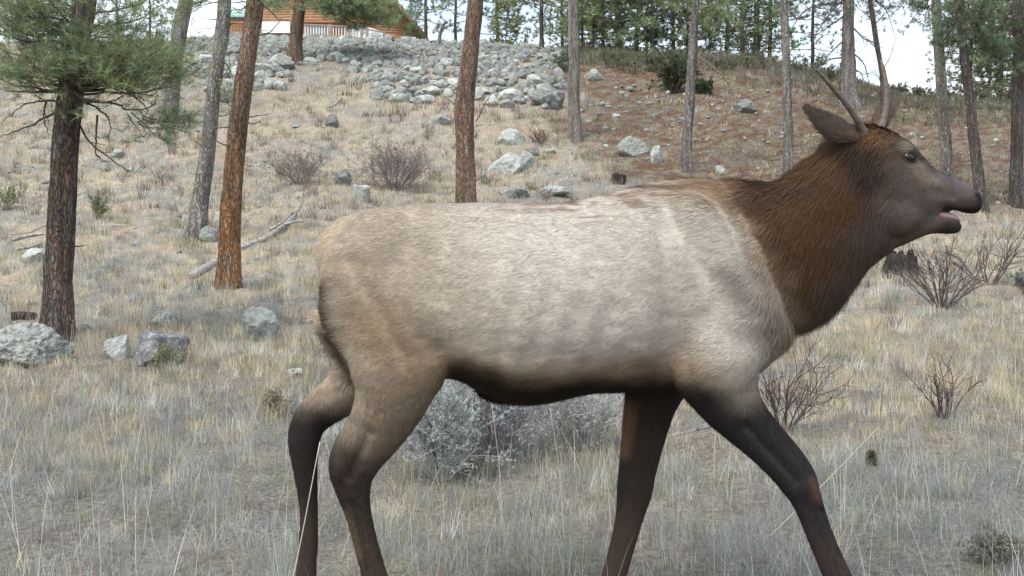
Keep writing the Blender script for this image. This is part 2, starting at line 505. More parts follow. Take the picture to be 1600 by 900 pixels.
def loft(sections, k=4, n=36, pear=0.10, Y0=EY):
    """sections: (top px, bottom px, half width m[, Y]) across the body, interpolated smoothly"""
    S = []
    for s in sections:
        tx, ty, bx, by, w = s[:5]; Y = s[5] if len(s) > 5 else Y0
        a = E(tx, ty, Y); c = E(bx, by, Y)
        S.append(np.concatenate([a, c, [w]]))
    S = catmull(np.array(S), k)
    th = np.linspace(0, 2 * np.pi, n, endpoint=False)
    V = []
    for s in S:
        a, c, w = s[:3], s[3:6], max(s[6], 0.004)
        m = (a + c) / 2; u = (a - c) / 2
        co, si = np.cos(th), np.sin(th)
        wid = w * si * (1 - pear * co)
        V.append(m + co[:, None] * u + wid[:, None] * np.array([0, 1.0, 0]))
    m = len(V); V = np.array(V).reshape(-1, 3)
    idx = np.arange(m * n).reshape(m, n)
    q = np.stack([idx[:-1], np.roll(idx[:-1], -1, 1), np.roll(idx[1:], -1, 1), idx[1:]], -1).reshape(-1, 4)
    T = quads_to_tris(q)
    c0 = V[:n].mean(0); c1 = V[-n:].mean(0)
    V = np.concatenate([V, [c0, c1]])
    T = np.concatenate([T, np.stack([np.full(n, m * n), np.roll(idx[0], -1), idx[0]], -1), np.stack([np.full(n, m * n + 1), idx[-1], np.roll(idx[-1], -1)], -1)])
    return V, T


def chain(nodes, Y, lat=0.75, k=5):
    """leg: nodes (px, py, r px[, Y])"""
    A_ = []
    for nd in nodes:
        Yn = nd[3] if len(nd) > 3 else Y
        A_.append(np.concatenate([E(nd[0], nd[1], Yn), [nd[2] * (1.0 + 0.16 * float(sst(640, 760, nd[1]))) * Yn / F]]))
    A_ = catmull(np.array(A_), k)
    return tube_geo(A_[:, :3], A_[:, 3], 20, lat=lat)


def ellipsoid(px, py, Y, ax, ay, az, rot=0.0, n=20):
    bm = bmesh.new(); bmesh.ops.create_uvsphere(bm, u_segments=24, v_segments=14, radius=1)
    V = np.array([v.co[:] for v in bm.verts]) * np.array([ax, ay, az])
    bmesh.ops.triangulate(bm, faces=bm.faces)
    bm.verts.ensure_lookup_table()
    T = np.array([[v.index for v in f.verts] for f in bm.faces]); bm.free()
    c, s = math.cos(rot), math.sin(rot)
    R = np.array([[c, 0, s], [0, 1, 0], [-s, 0, c]])
    return V @ R.T + E(px, py, Y), T


trunk = [(497, 392, 503, 425, .02), (506, 364, 513, 480, .07), (522, 346, 528, 535, .115), (545, 334, 548, 580, .15), (585, 323, 590, 600, .19), (640, 318, 645, 600, .215),
         (700, 317, 705, 590, .235), (760, 318, 762, 612, .255), (810, 318, 812, 630, .265), (865, 316, 865, 626, .262), (930, 306, 925, 614, .25), (1000, 289, 990, 612, .225),
         (1060, 279, 1055, 610, .2), (1120, 281, 1120, 605, .18), (1165, 300, 1170, 592, .16), (1200, 340, 1212, 556, .125), (1222, 400, 1233, 515, .07), (1236, 440, 1240, 490, .02)]
neck = [(1090, 320, 1130, 470, .07), (1130, 284, 1200, 512, .115), (1175, 285, 1243, 517, .14), (1212, 283, 1292, 494, .135), (1243, 266, 1328, 452, .12), (1280, 236, 1352, 423, .105),
        (1306, 208, 1372, 408, .095), (1330, 196, 1392, 396, .085)]
head = [(1318, 210, 1362, 380, .05), (1340, 196, 1392, 390, .082), (1368, 197, 1412, 381, .092), (1395, 207, 1430, 366, .09), (1422, 226, 1446, 352, .08), (1444, 250, 1460, 341, .066), (1464, 267, 1472, 330, .056),
        (1485, 275, 1488, 328, .054), (1502, 285, 1502, 332, .052), (1516, 293, 1514, 335, .049), (1527, 301, 1525, 335, .039), (1533, 310, 1532, 330, .018)]
jaw = [(1395, 325, 1405, 387, .055), (1425, 324, 1432, 374, .05), (1450, 328, 1455, 366, .04), (1470, 330, 1473, 366, .036), (1485, 336, 1485, 367, .031), (1495, 342, 1494, 366, .025), (1503, 348, 1501, 363, .012)]
parts = [loft(trunk), loft(neck, pear=0.0), loft(head, k=4, pear=-0.12), loft(jaw, k=4, pear=0)]
YN, YF = EY - 0.13, EY + 0.15
parts += [
    chain([(625, 450, 98, EY - .07), (622, 520, 94, EY - .10), (620, 575, 78), (610, 625, 59), (585, 675, 46), (562, 705, 40), (551, 733, 35), (551, 762, 26), (558, 795, 20), (568, 835, 18), (580, 880, 18), (594, 925, 19), (603, 950, 21), (612, 980, 17), (618, 1005, 17)], YN, 0.66),
    chain([(575, 500, 90, EY + .07), (570, 560, 62), (545, 606, 40), (508, 634, 33), (483, 660, 28), (475, 690, 25), (477, 735, 18), (482, 790, 14), (482, 840, 14), (479, 890, 15), (477, 925, 18), (482, 950, 15), (487, 972, 16)], YF, 0.66),
    chain([(1125, 450, 80, EY - .06), (1122, 520, 82, EY - .09), (1122, 575, 72), (1135, 618, 54), (1163, 657, 41), (1197, 692, 34), (1226, 723, 30), (1247, 752, 27), (1262, 785, 21), (1279, 830, 19), (1296, 872, 19), (1320, 925, 20), (1333, 955, 22), (1348, 990, 18), (1358, 1015, 18)], YN, 0.72),
    chain([(1050, 520, 70, EY + .06), (1032, 580, 55), (1016, 632, 42), (1004, 690, 33), (996, 735, 27), (991, 770, 25), (983, 810, 20), (969, 865, 18), (955, 915, 18), (947, 940, 20), (948, 958, 16), (952, 975, 17)], YF, 0.75),
    ellipsoid(600, 455, EY - .10, .20, .10, .26, 0.1), ellipsoid(600, 455, EY + .10, .20, .10, .26, 0.1),
    ellipsoid(1110, 430, EY - .105, .14, .085, .27, -0.35), ellipsoid(1110, 430, EY + .105, .14, .085, .27, -0.35),
    ellipsoid(1190, 505, EY - .05, .1, .085, .12), ellipsoid(1190, 505, EY + .05, .1, .085, .12),
    ellipsoid(1395, 330, EY - .055, .10, .035, .07, 0.5), ellipsoid(1395, 330, EY + .055, .10, .035, .07, 0.5),
    ellipsoid(1412, 236, EY - .065, .045, .025, .022, 0.3), ellipsoid(1412, 236, EY + .065, .045, .025, .022, 0.3),
    ellipsoid(1450, 292, EY - .035, .11, .028, .03, 0.55), ellipsoid(1450, 292, EY + .035, .11, .028, .03, 0.55),
    ellipsoid(1512, 309, EY - .034, .018, .016, .014), ellipsoid(1512, 309, EY + .034, .018, .016, .014),
    ellipsoid(800, 604, EY, .13, .07, .055, 0.1),
    ellipsoid(660, 588, EY - .13, .07, .07, .08, 0.5), ellipsoid(660, 588, EY + .13, .06, .06, .07, 0.5),
]
mb = MB()
for V_, T_ in parts: mb.add(V_, T_)
tmp = mb.build('elk_raw', M['coat'])
rm = tmp.modifiers.new('r', 'REMESH'); rm.mode = 'VOXEL'; rm.voxel_size = 0.0095; rm.use_smooth_shade = True
sm = tmp.modifiers.new('s', 'SMOOTH'); sm.factor = 0.5; sm.iterations = 12
dg = bpy.context.evaluated_depsgraph_get()
ev = tmp.evaluated_get(dg).to_mesh()
nv = len(ev.vertices); EV = np.empty(nv * 3, np.float32); ev.vertices.foreach_get('co', EV); EV = EV.reshape(-1, 3).astype(float)
npoly = len(ev.polygons)
ls = np.empty(npoly, np.int32); lt = np.empty(npoly, np.int32); ev.polygons.foreach_get('loop_start', ls); ev.polygons.foreach_get('loop_total', lt)
lv = np.empty(len(ev.loops), np.int32); ev.loops.foreach_get('vertex_index', lv)
assert (lt == 4).all()
EQ = lv[ls[:, None] + np.arange(4)[None, :]]
tmp.evaluated_get(dg).to_mesh_clear()
bpy.data.objects.remove(tmp)


def vert_normals(V, Q):
    fn = np.cross(V[Q[:, 2]] - V[Q[:, 0]], V[Q[:, 3]] - V[Q[:, 1]])
    vn = np.zeros_like(V)
    for i in range(4): np.add.at(vn, Q[:, i], fn)
    return vn / (np.linalg.norm(vn, axis=1)[:, None] + 1e-12)


EN = vert_normals(EV, EQ)


def elk_px(V):
    """body coordinates of the coat: the side view of the animal in its own plane"""
    d = F / EY
    return 800 + V[:, 0] * d * 0.998, 350 - (V[:, 2] - CAMZ) * d


def seg_d(px, py, pts):
    d = np.full(px.shape, 1e9)
    for (x0, y0), (x1, y1) in zip(pts[:-1], pts[1:]):
        vx, vy = x1 - x0, y1 - y0
        t = np.clip(((px - x0) * vx + (py - y0) * vy) / (vx * vx + vy * vy), 0, 1)
        d = np.minimum(d, np.hypot(px - x0 - t * vx, py - y0 - t * vy))
    return d


# soft coat relief: long low folds of muscle and hair
bx, by = elk_px(EV)
rel = (fbm(bx / 70, by / 45, 3, 5) - 0.5) * 0.014 + (fbm(bx / 14, by / 7, 2, 6) - 0.5) * 0.0015
rel = rel * sst(1400, 1200, bx) * sst(700, 560, by)
nearside = np.clip(np.abs(EN[:, 1]), 0, 1)


def line_rel(pts, w, a):
    return a * np.exp(-(seg_d(bx, by, pts) / w) ** 2) * nearside


rel += line_rel([(1030, 360), (1042, 440), (1040, 520), (1052, 590)], 22, -0.013)
rel += line_rel([(1075, 330), (1120, 410), (1185, 480)], 20, 0.010) + line_rel([(1150, 330), (1190, 400), (1222, 460)], 26, -0.004)
rel += line_rel([(1090, 470), (1100, 540)], 30, 0.010) + line_rel([(1120, 520), (1175, 520)], 18, -0.008)
rel += line_rel([(700, 400), (705, 480), (700, 540)], 34, -0.016) + line_rel([(660, 352), (672, 366)], 20, 0.012)
rel += line_rel([(560, 410), (600, 470), (640, 540)], 16, -0.007) + line_rel([(690, 560), (740, 545), (800, 570)], 15, 0.006)
rel += 0.0022 * np.sin((bx + (by - 400) * 0.35) / 7.5) * sst(740, 800, bx) * sst(1010, 960, bx) * sst(360, 420, by) * sst(580, 540, by) * nearside
rel += line_rel([(588, 660), (556, 728)], 9, -0.009) + line_rel([(557, 770), (582, 900)], 4.5, -0.006) + line_rel([(1150, 650), (1225, 735)], 9, -0.008) + line_rel([(1268, 780), (1318, 915)], 4.5, -0.006)
rel += line_rel([(1018, 640), (998, 725)], 8, -0.008) + line_rel([(988, 790), (955, 910)], 4.5, -0.006) + line_rel([(1246, 742), (1256, 764)], 12, 0.009) + line_rel([(538, 712), (541, 728)], 9, 0.008)
rel += line_rel([(1438, 300), (1475, 308)], 7, -0.004) + line_rel([(1405, 372), (1440, 352)], 9, -0.004) + line_rel([(1400, 228), (1432, 234)], 5, 0.005)
EV = EV + EN * rel[:, None]
EN = vert_normals(EV, EQ)


def coat_color(V):
    px, py = elk_px(V)
    n = fbm(px / 60, py / 40, 4, 41); nf = fbm(px / 16, py / 5, 3, 42); nn = (n - 0.5)
    c = np.tile(np.array([0.33, 0.28, 0.228]), (len(V), 1))

    def mix(col, w):
        nonlocal c
        w = np.clip(w, 0, 1)[:, None]
        c = c * (1 - w) + np.array(col) * w
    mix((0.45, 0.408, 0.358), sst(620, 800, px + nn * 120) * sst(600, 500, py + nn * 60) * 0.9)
    mix((0.36, 0.29, 0.20), sst(330, 60, seg_d(px, py, [(560, 560), (620, 600)])) * 0.5)
    mix((0.29, 0.225, 0.165), sst(640, 540, px) * sst(360, 440, py) * 0.5)
    # pale rump patch, dark rear edge
    mix((0.46, 0.38, 0.27), sst(560, 515, px + (py - 380) * 0.5 + nn * 40) * sst(440, 390, py))
    mix((0.05, 0.035, 0.025), sst(26, 6, seg_d(px, py, [(512, 445), (516, 500), (528, 545), (545, 600)])) * 0.85)
    # flank fold and darker brown hair behind thigh
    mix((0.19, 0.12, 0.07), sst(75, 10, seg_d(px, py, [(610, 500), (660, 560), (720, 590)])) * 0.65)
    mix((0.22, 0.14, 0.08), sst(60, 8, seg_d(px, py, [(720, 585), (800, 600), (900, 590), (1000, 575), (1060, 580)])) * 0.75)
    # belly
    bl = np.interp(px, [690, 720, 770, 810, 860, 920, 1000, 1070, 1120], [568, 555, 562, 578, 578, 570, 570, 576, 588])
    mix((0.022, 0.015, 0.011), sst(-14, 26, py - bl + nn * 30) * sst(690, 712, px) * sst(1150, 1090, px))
    # shoulder and elbow; first tone paints in the shade line between shoulder and ribs
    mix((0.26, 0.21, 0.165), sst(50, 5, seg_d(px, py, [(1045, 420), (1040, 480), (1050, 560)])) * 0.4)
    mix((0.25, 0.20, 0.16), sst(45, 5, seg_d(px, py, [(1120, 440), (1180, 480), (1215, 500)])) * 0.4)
    # back: brown streaks, ochre withers
    bk = np.interp(px, [600, 760, 930, 1000, 1060, 1130, 1200], [322, 318, 309, 293, 284, 286, 290])
    mix((0.22, 0.13, 0.085), sst(30, 3, py - bk) * sst(700, 900, px) * sst(0.42, 0.6, nf) * 0.8)
    mix((0.24, 0.16, 0.09), sst(60, 10, py - bk + nn * 40) * sst(980, 1110, px) * 0.8)
    sk = fbm(px / 55, py / 4.5, 3, 47)
    mix((0.13, 0.085, 0.06), sst(60, 6, py - bk) * sst(600, 800, px) * sst(0.5, 0.6, sk) * (0.35 + 0.5 * sst(800, 950, px)))
    # neck and mane
    edge = np.interp(py, [280, 320, 370, 430, 480, 530], [1120, 1135, 1170, 1200, 1228, 1242])
    s = px - edge + nn * 70 + (nf - 0.5) * 30
    mix((0.24, 0.16, 0.095), sst(-60, 10, s) * sst(560, 520, py) * 0.8)
    mix((0.085, 0.044, 0.023), sst(-12, 60, s) * sst(560, 530, py))
    mix((0.055, 0.035, 0.024), sst(30, 5, seg_d(px, py, [(1150, 315), (1210, 300), (1250, 290)])) * 0.6)
    # head
    hs = (px - 1320) * 0.85 + (py - 300) * 0.35
    mix((0.10, 0.08, 0.068), sst(-20, 70, hs + nn * 60))
    mix((0.085, 0.06, 0.045), sst(50, 10, seg_d(px, py, [(1370, 400), (1420, 372)])))
    mix((0.028, 0.02, 0.017), sst(38, 8, seg_d(px, py, [(1318, 215), (1335, 245), (1343, 270)])) * 0.8)
    mix((0.2, 0.1, 0.045), sst(26, 2, seg_d(px, py, [(1345, 207), (1370, 210)])) * 0.55)
    mix((0.30, 0.25, 0.19), sst(20, 5, seg_d(px, py, [(1405, 232), (1430, 236)])) * 0.6)
    mix((0.25, 0.2, 0.16), sst(24, 5, seg_d(px, py, [(1422, 262), (1440, 280)])) * 0.5)
    mix((0.02, 0.015, 0.013), sst(13, 7, seg_d(px, py, [(1414, 243), (1424, 246)])) * 0.85)
    mix((0.075, 0.07, 0.075), sst(18, 4, seg_d(px, py, [(1440, 262), (1480, 283), (1515, 302)])) * 0.7)
    mix((0.03, 0.022, 0.02), sst(1492, 1526, px + (py - 310) * 0.4) * (py < 345))
    mix((0.02, 0.012, 0.01), sst(9, 2, seg_d(px, py, [(1468, 327), (1500, 331), (1526, 331)])) * 0.9)
    mix((0.03, 0.024, 0.02), sst(1440, 1475, px) * sst(338, 350, py))
    mix((0.012, 0.009, 0.009), sst(7, 3, seg_d(px, py, [(1515, 306), (1520, 309)])))
    mix((0.05, 0.04, 0.033), sst(10, 3, seg_d(px, py, [(1430, 252), (1445, 268)])) * 0.7)
    # legs
    leg = sst(600, 700, py + nn * 60)
    mix((0.036, 0.027, 0.022), leg)
    fl = (V[:, 1] > EY + 0.05) & (px < 700)
    mix((0.022, 0.018, 0.017), leg * fl)
    mix((0.17, 0.12, 0.085), sst(560, 620, py) * sst(760, 660, py) * sst(560, 600, px) * sst(720, 660, px) * 0.65)
    mix((0.028, 0.024, 0.024), sst(570, 640, py + nn * 40) * sst(1030, 1080, px))
    mix((0.2, 0.1, 0.055), sst(26, 4, seg_d(px, py, [(985, 650), (978, 720)])) * 0.7)
    mix((0.14, 0.07, 0.055), sst(22, 2, seg_d(px, py, [(1258, 742), (1264, 760)])) * 0.6)
    mix((0.17, 0.11, 0.065), sst(20, 3, seg_d(px, py, [(543, 795), (560, 850)])) * 0.7)
    mix((0.09, 0.06, 0.042), sst(780, 860, py) * 0.3)
    far = (V[:, 1] > EY + 0.04) & (py > 600)
    c = c * (0.93 + 0.14 * fbm(px / 9, py / 4, 3, 44))[:, None]
    return c


elk = empty('elk', (float(E(870, 450)[0]), EY, 0.0), 'young brown-necked elk striding to the right across dry grass with its mouth open', 'elk')
eo = np.array(elk.location)
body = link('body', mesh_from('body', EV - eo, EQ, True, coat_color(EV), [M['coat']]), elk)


def fur_dir(V):
    px, py = elk_px(V)
    d = np.tile(np.array([-1.0, 0, -0.28]), (len(V), 1))
    lw = sst(540, 660, py)[:, None]
    d = d * (1 - lw) + np.array([-0.15, 0, -1.0]) * lw
    nk = (sst(1100, 1220, px) * sst(600, 520, py))[:, None]
    d = d * (1 - nk) + np.array([-0.55, 0, -0.85]) * nk
    hd = (sst(1370, 1420, px) * sst(430, 400, py))[:, None]
    d = d * (1 - hd) + np.array([-0.9, 0, 0.05]) * hd
    return d / np.linalg.norm(d, axis=1)[:, None]


def make_fur(nh):
    q = EQ
    area = 0.5 * np.linalg.norm(np.cross(EV[q[:, 2]] - EV[q[:, 0]], EV[q[:, 3]] - EV[q[:, 1]]), axis=1)
    cpy = 350 - (EV[q].mean(1)[:, 2] - CAMZ) * F / EY
    w = area * np.where(EV[q].mean(1)[:, 1] < EY + 0.02, 1.6, 0.5) * np.where(cpy > 900, 0.3, 1)
    fi = rng.choice(len(q), nh, p=w / w.sum())
    a, b_ = rng.random(nh)[:, None], rng.random(nh)[:, None]
    P0 = (EV[q[fi, 0]] * (1 - a) + EV[q[fi, 1]] * a) * (1 - b_) + (EV[q[fi, 3]] * (1 - a) + EV[q[fi, 2]] * a) * b_
    Nn = EN[q[fi, 0]]
    px, py = elk_px(P0)
    L = np.full(nh, 0.021)
    mane = sst(1110, 1200, px) * sst(1400, 1340, px) * sst(560, 500, py)
    L = L + 0.018 * sst(930, 1050, px) * sst(370, 300, py)
    L = L + 0.045 * mane * (0.5 + 0.5 * sst(0, 1, (py - 300) / 200))
    L = L + 0.015 * sst(580, 600, py) * sst(690, 720, px) * sst(1080, 1040, px)
    L = L * (1 - sst(1330, 1450, px) * 0.6); L = np.where(px > 1480, 0.005, L); L = np.where(py > 680, 0.014, L)
    L = L + 0.012 * sst(560, 515, px) * sst(640, 600, py)
    L = L * rng.uniform(0.6, 1.3, nh)
    d = fur_dir(P0) + rng.normal(0, 0.16, (nh, 3))
    d = d - (d * Nn).sum(1)[:, None] * Nn
    d = d / (np.linalg.norm(d, axis=1)[:, None] + 1e-9)
    lift = (rng.uniform(0.08, 0.32, nh) + 0.25 * mane * rng.random(nh))[:, None]
    dd = d + Nn * lift; dd /= np.linalg.norm(dd, axis=1)[:, None]
    side = np.cross(d, Nn); side /= np.linalg.norm(side, axis=1)[:, None] + 1e-9
    wdt = (rng.uniform(0.0007, 0.0014, nh) * (1 + 0.5 * mane))[:, None]
    r0 = P0 - Nn * 0.001
    mid = r0 + dd * (L * 0.55)[:, None]; tip = r0 + dd * L[:, None] - Nn * (L * 0.06)[:, None]
    V_ = np.stack([r0 - side * wdt, r0 + side * wdt, tip], 1).reshape(-1, 3)
    T_ = np.arange(nh * 3).reshape(-1, 3)
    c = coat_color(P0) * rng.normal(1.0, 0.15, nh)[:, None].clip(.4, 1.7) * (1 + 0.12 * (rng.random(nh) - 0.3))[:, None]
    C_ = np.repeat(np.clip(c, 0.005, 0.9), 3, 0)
    NN = np.repeat(Nn * 0.8 + dd * 0.1, 3, 0); NN /= np.linalg.norm(NN, axis=1)[:, None]
    me = mesh_from('fur', V_ - eo, T_, True, C_, [M['fur']])
    me.normals_split_custom_set_from_vertices(NN.astype(np.float32))
    return me


link('fur', make_fur(330000), elk)

# eyes, ears, tongue, hooves
def uvs(c, r, sx=1, sy=1, sz=1, rot=0.0, seg=24):
    bm = bmesh.new(); bmesh.ops.create_uvsphere(bm, u_segments=seg, v_segments=seg // 2, radius=r)
    V = np.array([v.co[:] for v in bm.verts]) * np.array([sx, sy, sz])
    bmesh.ops.triangulate(bm, faces=bm.faces)
    T = np.array([[v.index for v in f.verts] for f in bm.faces]); bm.free()
    k, s = math.cos(rot), math.sin(rot)
    V = V @ np.array([[k, 0, s], [0, 1, 0], [-s, 0, k]]).T
    return V + np.asarray(c), T


for s in (-1, 1):
    mb = MB(); mb.add(*uvs(E(1419, 246, EY + s * 0.079), 0.018, 1.15, 0.9, 0.85, 0.3), (1, 1, 1))
    mb.build('eye', M['eye'], elk, True, loc=eo)


def ear(base, tip, w, Yb, Yt, bend, name='ear'):
    b0 = E(*base, Yb); t0 = E(*tip, Yt)
    ax = t0 - b0; L = np.linalg.norm(ax); ax /= L
    sidev = np.cross(ax, np.array([0, 1.0, 0])); sidev /= np.linalg.norm(sidev)
    nrm = np.cross(sidev, ax)
    mb = MB(); nl, nw = 18, 13
    prof = [0.34, 0.5, 0.66, 0.8, 0.9, 0.97, 1.0, 1.0, 0.98, 0.93, 0.86, 0.78, 0.68, 0.57, 0.45, 0.32, 0.18, 0.03]
    Vv = []; Cc = []
    for sgn in (1, -1):
        for i in range(nl):
            t = i / (nl - 1)
            for j in range(nw):
                u = j / (nw - 1) * 2 - 1
                hw = w * prof[i]
                cup = bend * w * (1 - u * u) * prof[i] * (1 - 0.45 * t)
                p = b0 + ax * L * t + sidev * (hw * u) - nrm * (cup - 0.0035 * sgn * (1 - abs(u)) ** 0.5) + sidev * 0.012 * math.sin(t * 3.0)
                Vv.append(p)
                Cc.append((0.12, 0.09, 0.07) if sgn < 0 and abs(u) < 0.75 else (0.07, 0.05, 0.038) if abs(u) < .8 else (0.045, 0.035, 0.03))
    Vv = np.array(Vv); idx = np.arange(nl * nw).reshape(nl, nw)
    q = np.stack([idx[:-1, :-1], idx[:-1, 1:], idx[1:, 1:], idx[1:, :-1]], -1).reshape(-1, 4)
    q2 = q[:, ::-1] + nl * nw
    mb.add(Vv, np.concatenate([q, q2]), np.array(Cc))
    # ear hair
    nh = 5000
    t = rng.random(nh) ** 0.8; u = rng.uniform(-1, 1, nh)
    pr = np.interp(t, np.linspace(0, 1, nl), prof)
    sg = np.where(rng.random(nh) < 0.5, 1, -1)
    p = b0 + ax * (L * t)[:, None] + sidev * (w * pr * u + 0.012 * np.sin(t * 3))[:, None] - nrm * (bend * w * (1 - u * u) * pr * (1 - .45 * t) - 0.003 * sg)[:, None]
    dd = ax + sidev * (u * 0.35)[:, None] + nrm * (sg * 0.15)[:, None] + rng.normal(0, .15, (nh, 3))
    LL = rng.uniform(0.01, 0.024, nh)[:, None]
    sd_ = np.cross(dd, nrm); sd_ /= np.linalg.norm(sd_, axis=1)[:, None]
    Vh = np.stack([p - sd_ * 0.0009, p + sd_ * 0.0009, p + dd * LL], 1).reshape(-1, 3)
    ch = np.where((sg < 0)[:, None], np.array([0.15, 0.115, 0.09]), np.array([0.08, 0.057, 0.042])) * rng.uniform(.7, 1.2, nh)[:, None]
    mb.add(Vh, np.arange(nh * 3).reshape(-1, 3), np.repeat(ch, 3, 0))
    return mb.build(name, M['coat'], elk, True, loc=eo)


ear((1338, 216), (1262, 168), 0.036, EY - .06, EY - .12, 0.75)
ear((1366, 208), (1402, 160), 0.028, EY + .06, EY + .13, 0.7)
# eyelid rims
for s_ in (-1, 1):
    mb = MB(); ec = E(1419, 246, EY + s_ * 0.079); a_ = np.linspace(0, 2 * np.pi, 25)
    ring = ec + np.stack([0.0215 * np.cos(a_), np.full(25, s_ * 0.006), 0.0145 * np.sin(a_)], 1)
    ring = np.stack([ec[0] + (ring[:, 0] - ec[0]) * .95 + (ring[:, 2] - ec[2]) * .3, ring[:, 1], ec[2] + (ring[:, 2] - ec[2]) - (ring[:, 0] - ec[0]) * .3], 1)
    mb.tube(ring, 0.0042, 8, (0.03, 0.022, 0.018), cap=False)
    for k in range(14):
        q = ring[2 + k % 10]; d_ = (q - ec); d_ /= np.linalg.norm(d_); mb.tube(np.array([q, q + d_ * .012 + [0.002, s_ * .009, -.001]]), [.0006, .0002], 3, (0.02, 0.015, 0.012))
    mb.build('eyelid', M['coat'], elk, True, loc=eo)
# two short spike antlers
M['antler'] = plain('antler', (0.11, 0.085, 0.068), 0.6, 0.3, 0.35, 30, (1, 1, 3))
for ln, y0_, y1_ in (([(1352, 212), (1342, 192), (1322, 162), (1298, 134), (1276, 108)], EY - .045, EY - .12), ([(1372, 208), (1381, 186), (1385, 155), (1383, 122), (1376, 92)], EY + .045, EY + .11)):
    c = catmull(np.array([E(x, y, y0_ + (y1_ - y0_) * i / 4) for i, (x, y) in enumerate(ln)]), 8)
    rr = np.interp(np.linspace(0, 1, len(c)), [0, .08, .14, .5, .9, 1], [.016, .017, .0115, .0095, .006, .0015])
    mb = MB(); mb.tube(c, rr, 14, rfun=lambda p, th: 1 + 0.10 * (vnoise(th[None, :] * 2 + 0 * p[:, :1], p[:, 2:3] * 30, 4) - .5)); mb.build('antler', M['antler'], elk, True, loc=eo)
mb = MB(); Vt, Tt = loft([(1444, 324, 1446, 342, .03), (1465, 328, 1468, 346, .034), (1480, 331, 1481, 347, .031), (1492, 336, 1492, 348, .024), (1499, 342, 1498, 349, .01)], 4, 16, 0)
mb.add(Vt, Tt); mb.build('tongue', M['mouth'], elk, True, loc=eo)
for (hx, hy, hY, dx) in ((618, 1008, YN, 1), (487, 974, YF, 1), (1358, 1018, YN, 1), (952, 976, YF, 1)):
    base = E(hx, hy, hY); gz = 0.005; mb = MB()
    for s in (-1, 1):
        top = base + np.array([0, s * 0.02, 0.0]); ang = np.linspace(0, 2 * np.pi, 14, endpoint=False)
        lo = np.stack([top[0] + 0.035 + 0.055 * np.cos(ang), top[1] + 0.023 * np.sin(ang), np.full(14, float(height(top[0], top[1])) - 0.005)], 1)
        hi = np.stack([top[0] + 0.003 + 0.034 * np.cos(ang), top[1] + 0.021 * np.sin(ang), np.full(14, max(top[2], lo[0, 2] + 0.05) + 0.01)], 1)
        VV = np.concatenate([lo, hi]); i14 = np.arange(14)
        q = np.stack([i14, (i14 + 1) % 14, (i14 + 1) % 14 + 14, i14 + 14], -1)
        mb.add(VV, q); mb.add(np.concatenate([hi, [hi.mean(0) + [0, 0, 0.004]]]), np.stack([i14, (i14 + 1) % 14, np.full(14, 14)], -1))
    mb.build('hoof', M['hoof'], elk, False, loc=eo)

# ------------------------------------------------------------------ pines
NEEDLE_A = np.array([0.21, 0.27, 0.14]); NEEDLE_B = np.array([0.155, 0.215, 0.125]); NEEDLE_Y = np.array([0.2, 0.2, 0.07])


def needles_geo(pos, dirs, nper, length, width, base, rg, spread=0.9, vary=0.25, yellow=0.06):
    n = len(pos); k = nper
    pos = np.repeat(pos, k, 0); d = np.repeat(dirs, k, 0)
    r = rg.normal(0, 1, (n * k, 3)); r -= (r * d).sum(1)[:, None] * d; r /= np.linalg.norm(r, axis=1)[:, None] + 1e-9
    dd = d * rg.uniform(0.15, 1.0, n * k)[:, None] + r * rg.uniform(0.3, 1.0, n * k)[:, None] * spread
    dd /= np.linalg.norm(dd, axis=1)[:, None]
    st = pos - d * (rg.uniform(0, 0.6, n * k) * length)[:, None]
    L = (rg.uniform(0.6, 1.1, n * k) * length)[:, None]
    sd_ = np.cross(dd, rg.normal(0, 1, (n * k, 3))); sd_ /= np.linalg.norm(sd_, axis=1)[:, None] + 1e-9
    w = width / 2
    V = np.stack([st - sd_ * w, st + sd_ * w, st + dd * L], 1).reshape(-1, 3)
    tuftv = np.repeat(rg.normal(1, vary, n).clip(0.5, 1.8), k)[:, None]
    c = np.tile(base, (n * k, 1)) * tuftv * rg.normal(1, 0.15, n * k)[:, None]
    ym = np.repeat(rg.random(n) < yellow, k)
    c[ym] = NEEDLE_Y * rg.uniform(0.7, 1.2, ym.sum())[:, None]
    return V, np.arange(n * k * 3).reshape(-1, 3), np.repeat(np.clip(c, 0.01, 0.6), 3, 0)


def grow_limb(rg, p0, p1, r0, wob=0.08, npt=9, sag=0.06):
    t = np.linspace(0, 1, npt)[:, None]
    L = np.linalg.norm(p1 - p0)
    pts = p0 * (1 - t) + p1 * t
    w = np.cumsum(rg.normal(0, 1, (npt, 3)), 0) / math.sqrt(npt)
    w = w - w[0] - t * (w[-1] - w[0]) * 0.6
    pts = pts + w * wob * L
    pts[:, 2] -= sag * L * np.sin(np.pi * t[:, 0])
    rad = r0 * (1 - t[:, 0] * 0.85)
    return pts, rad


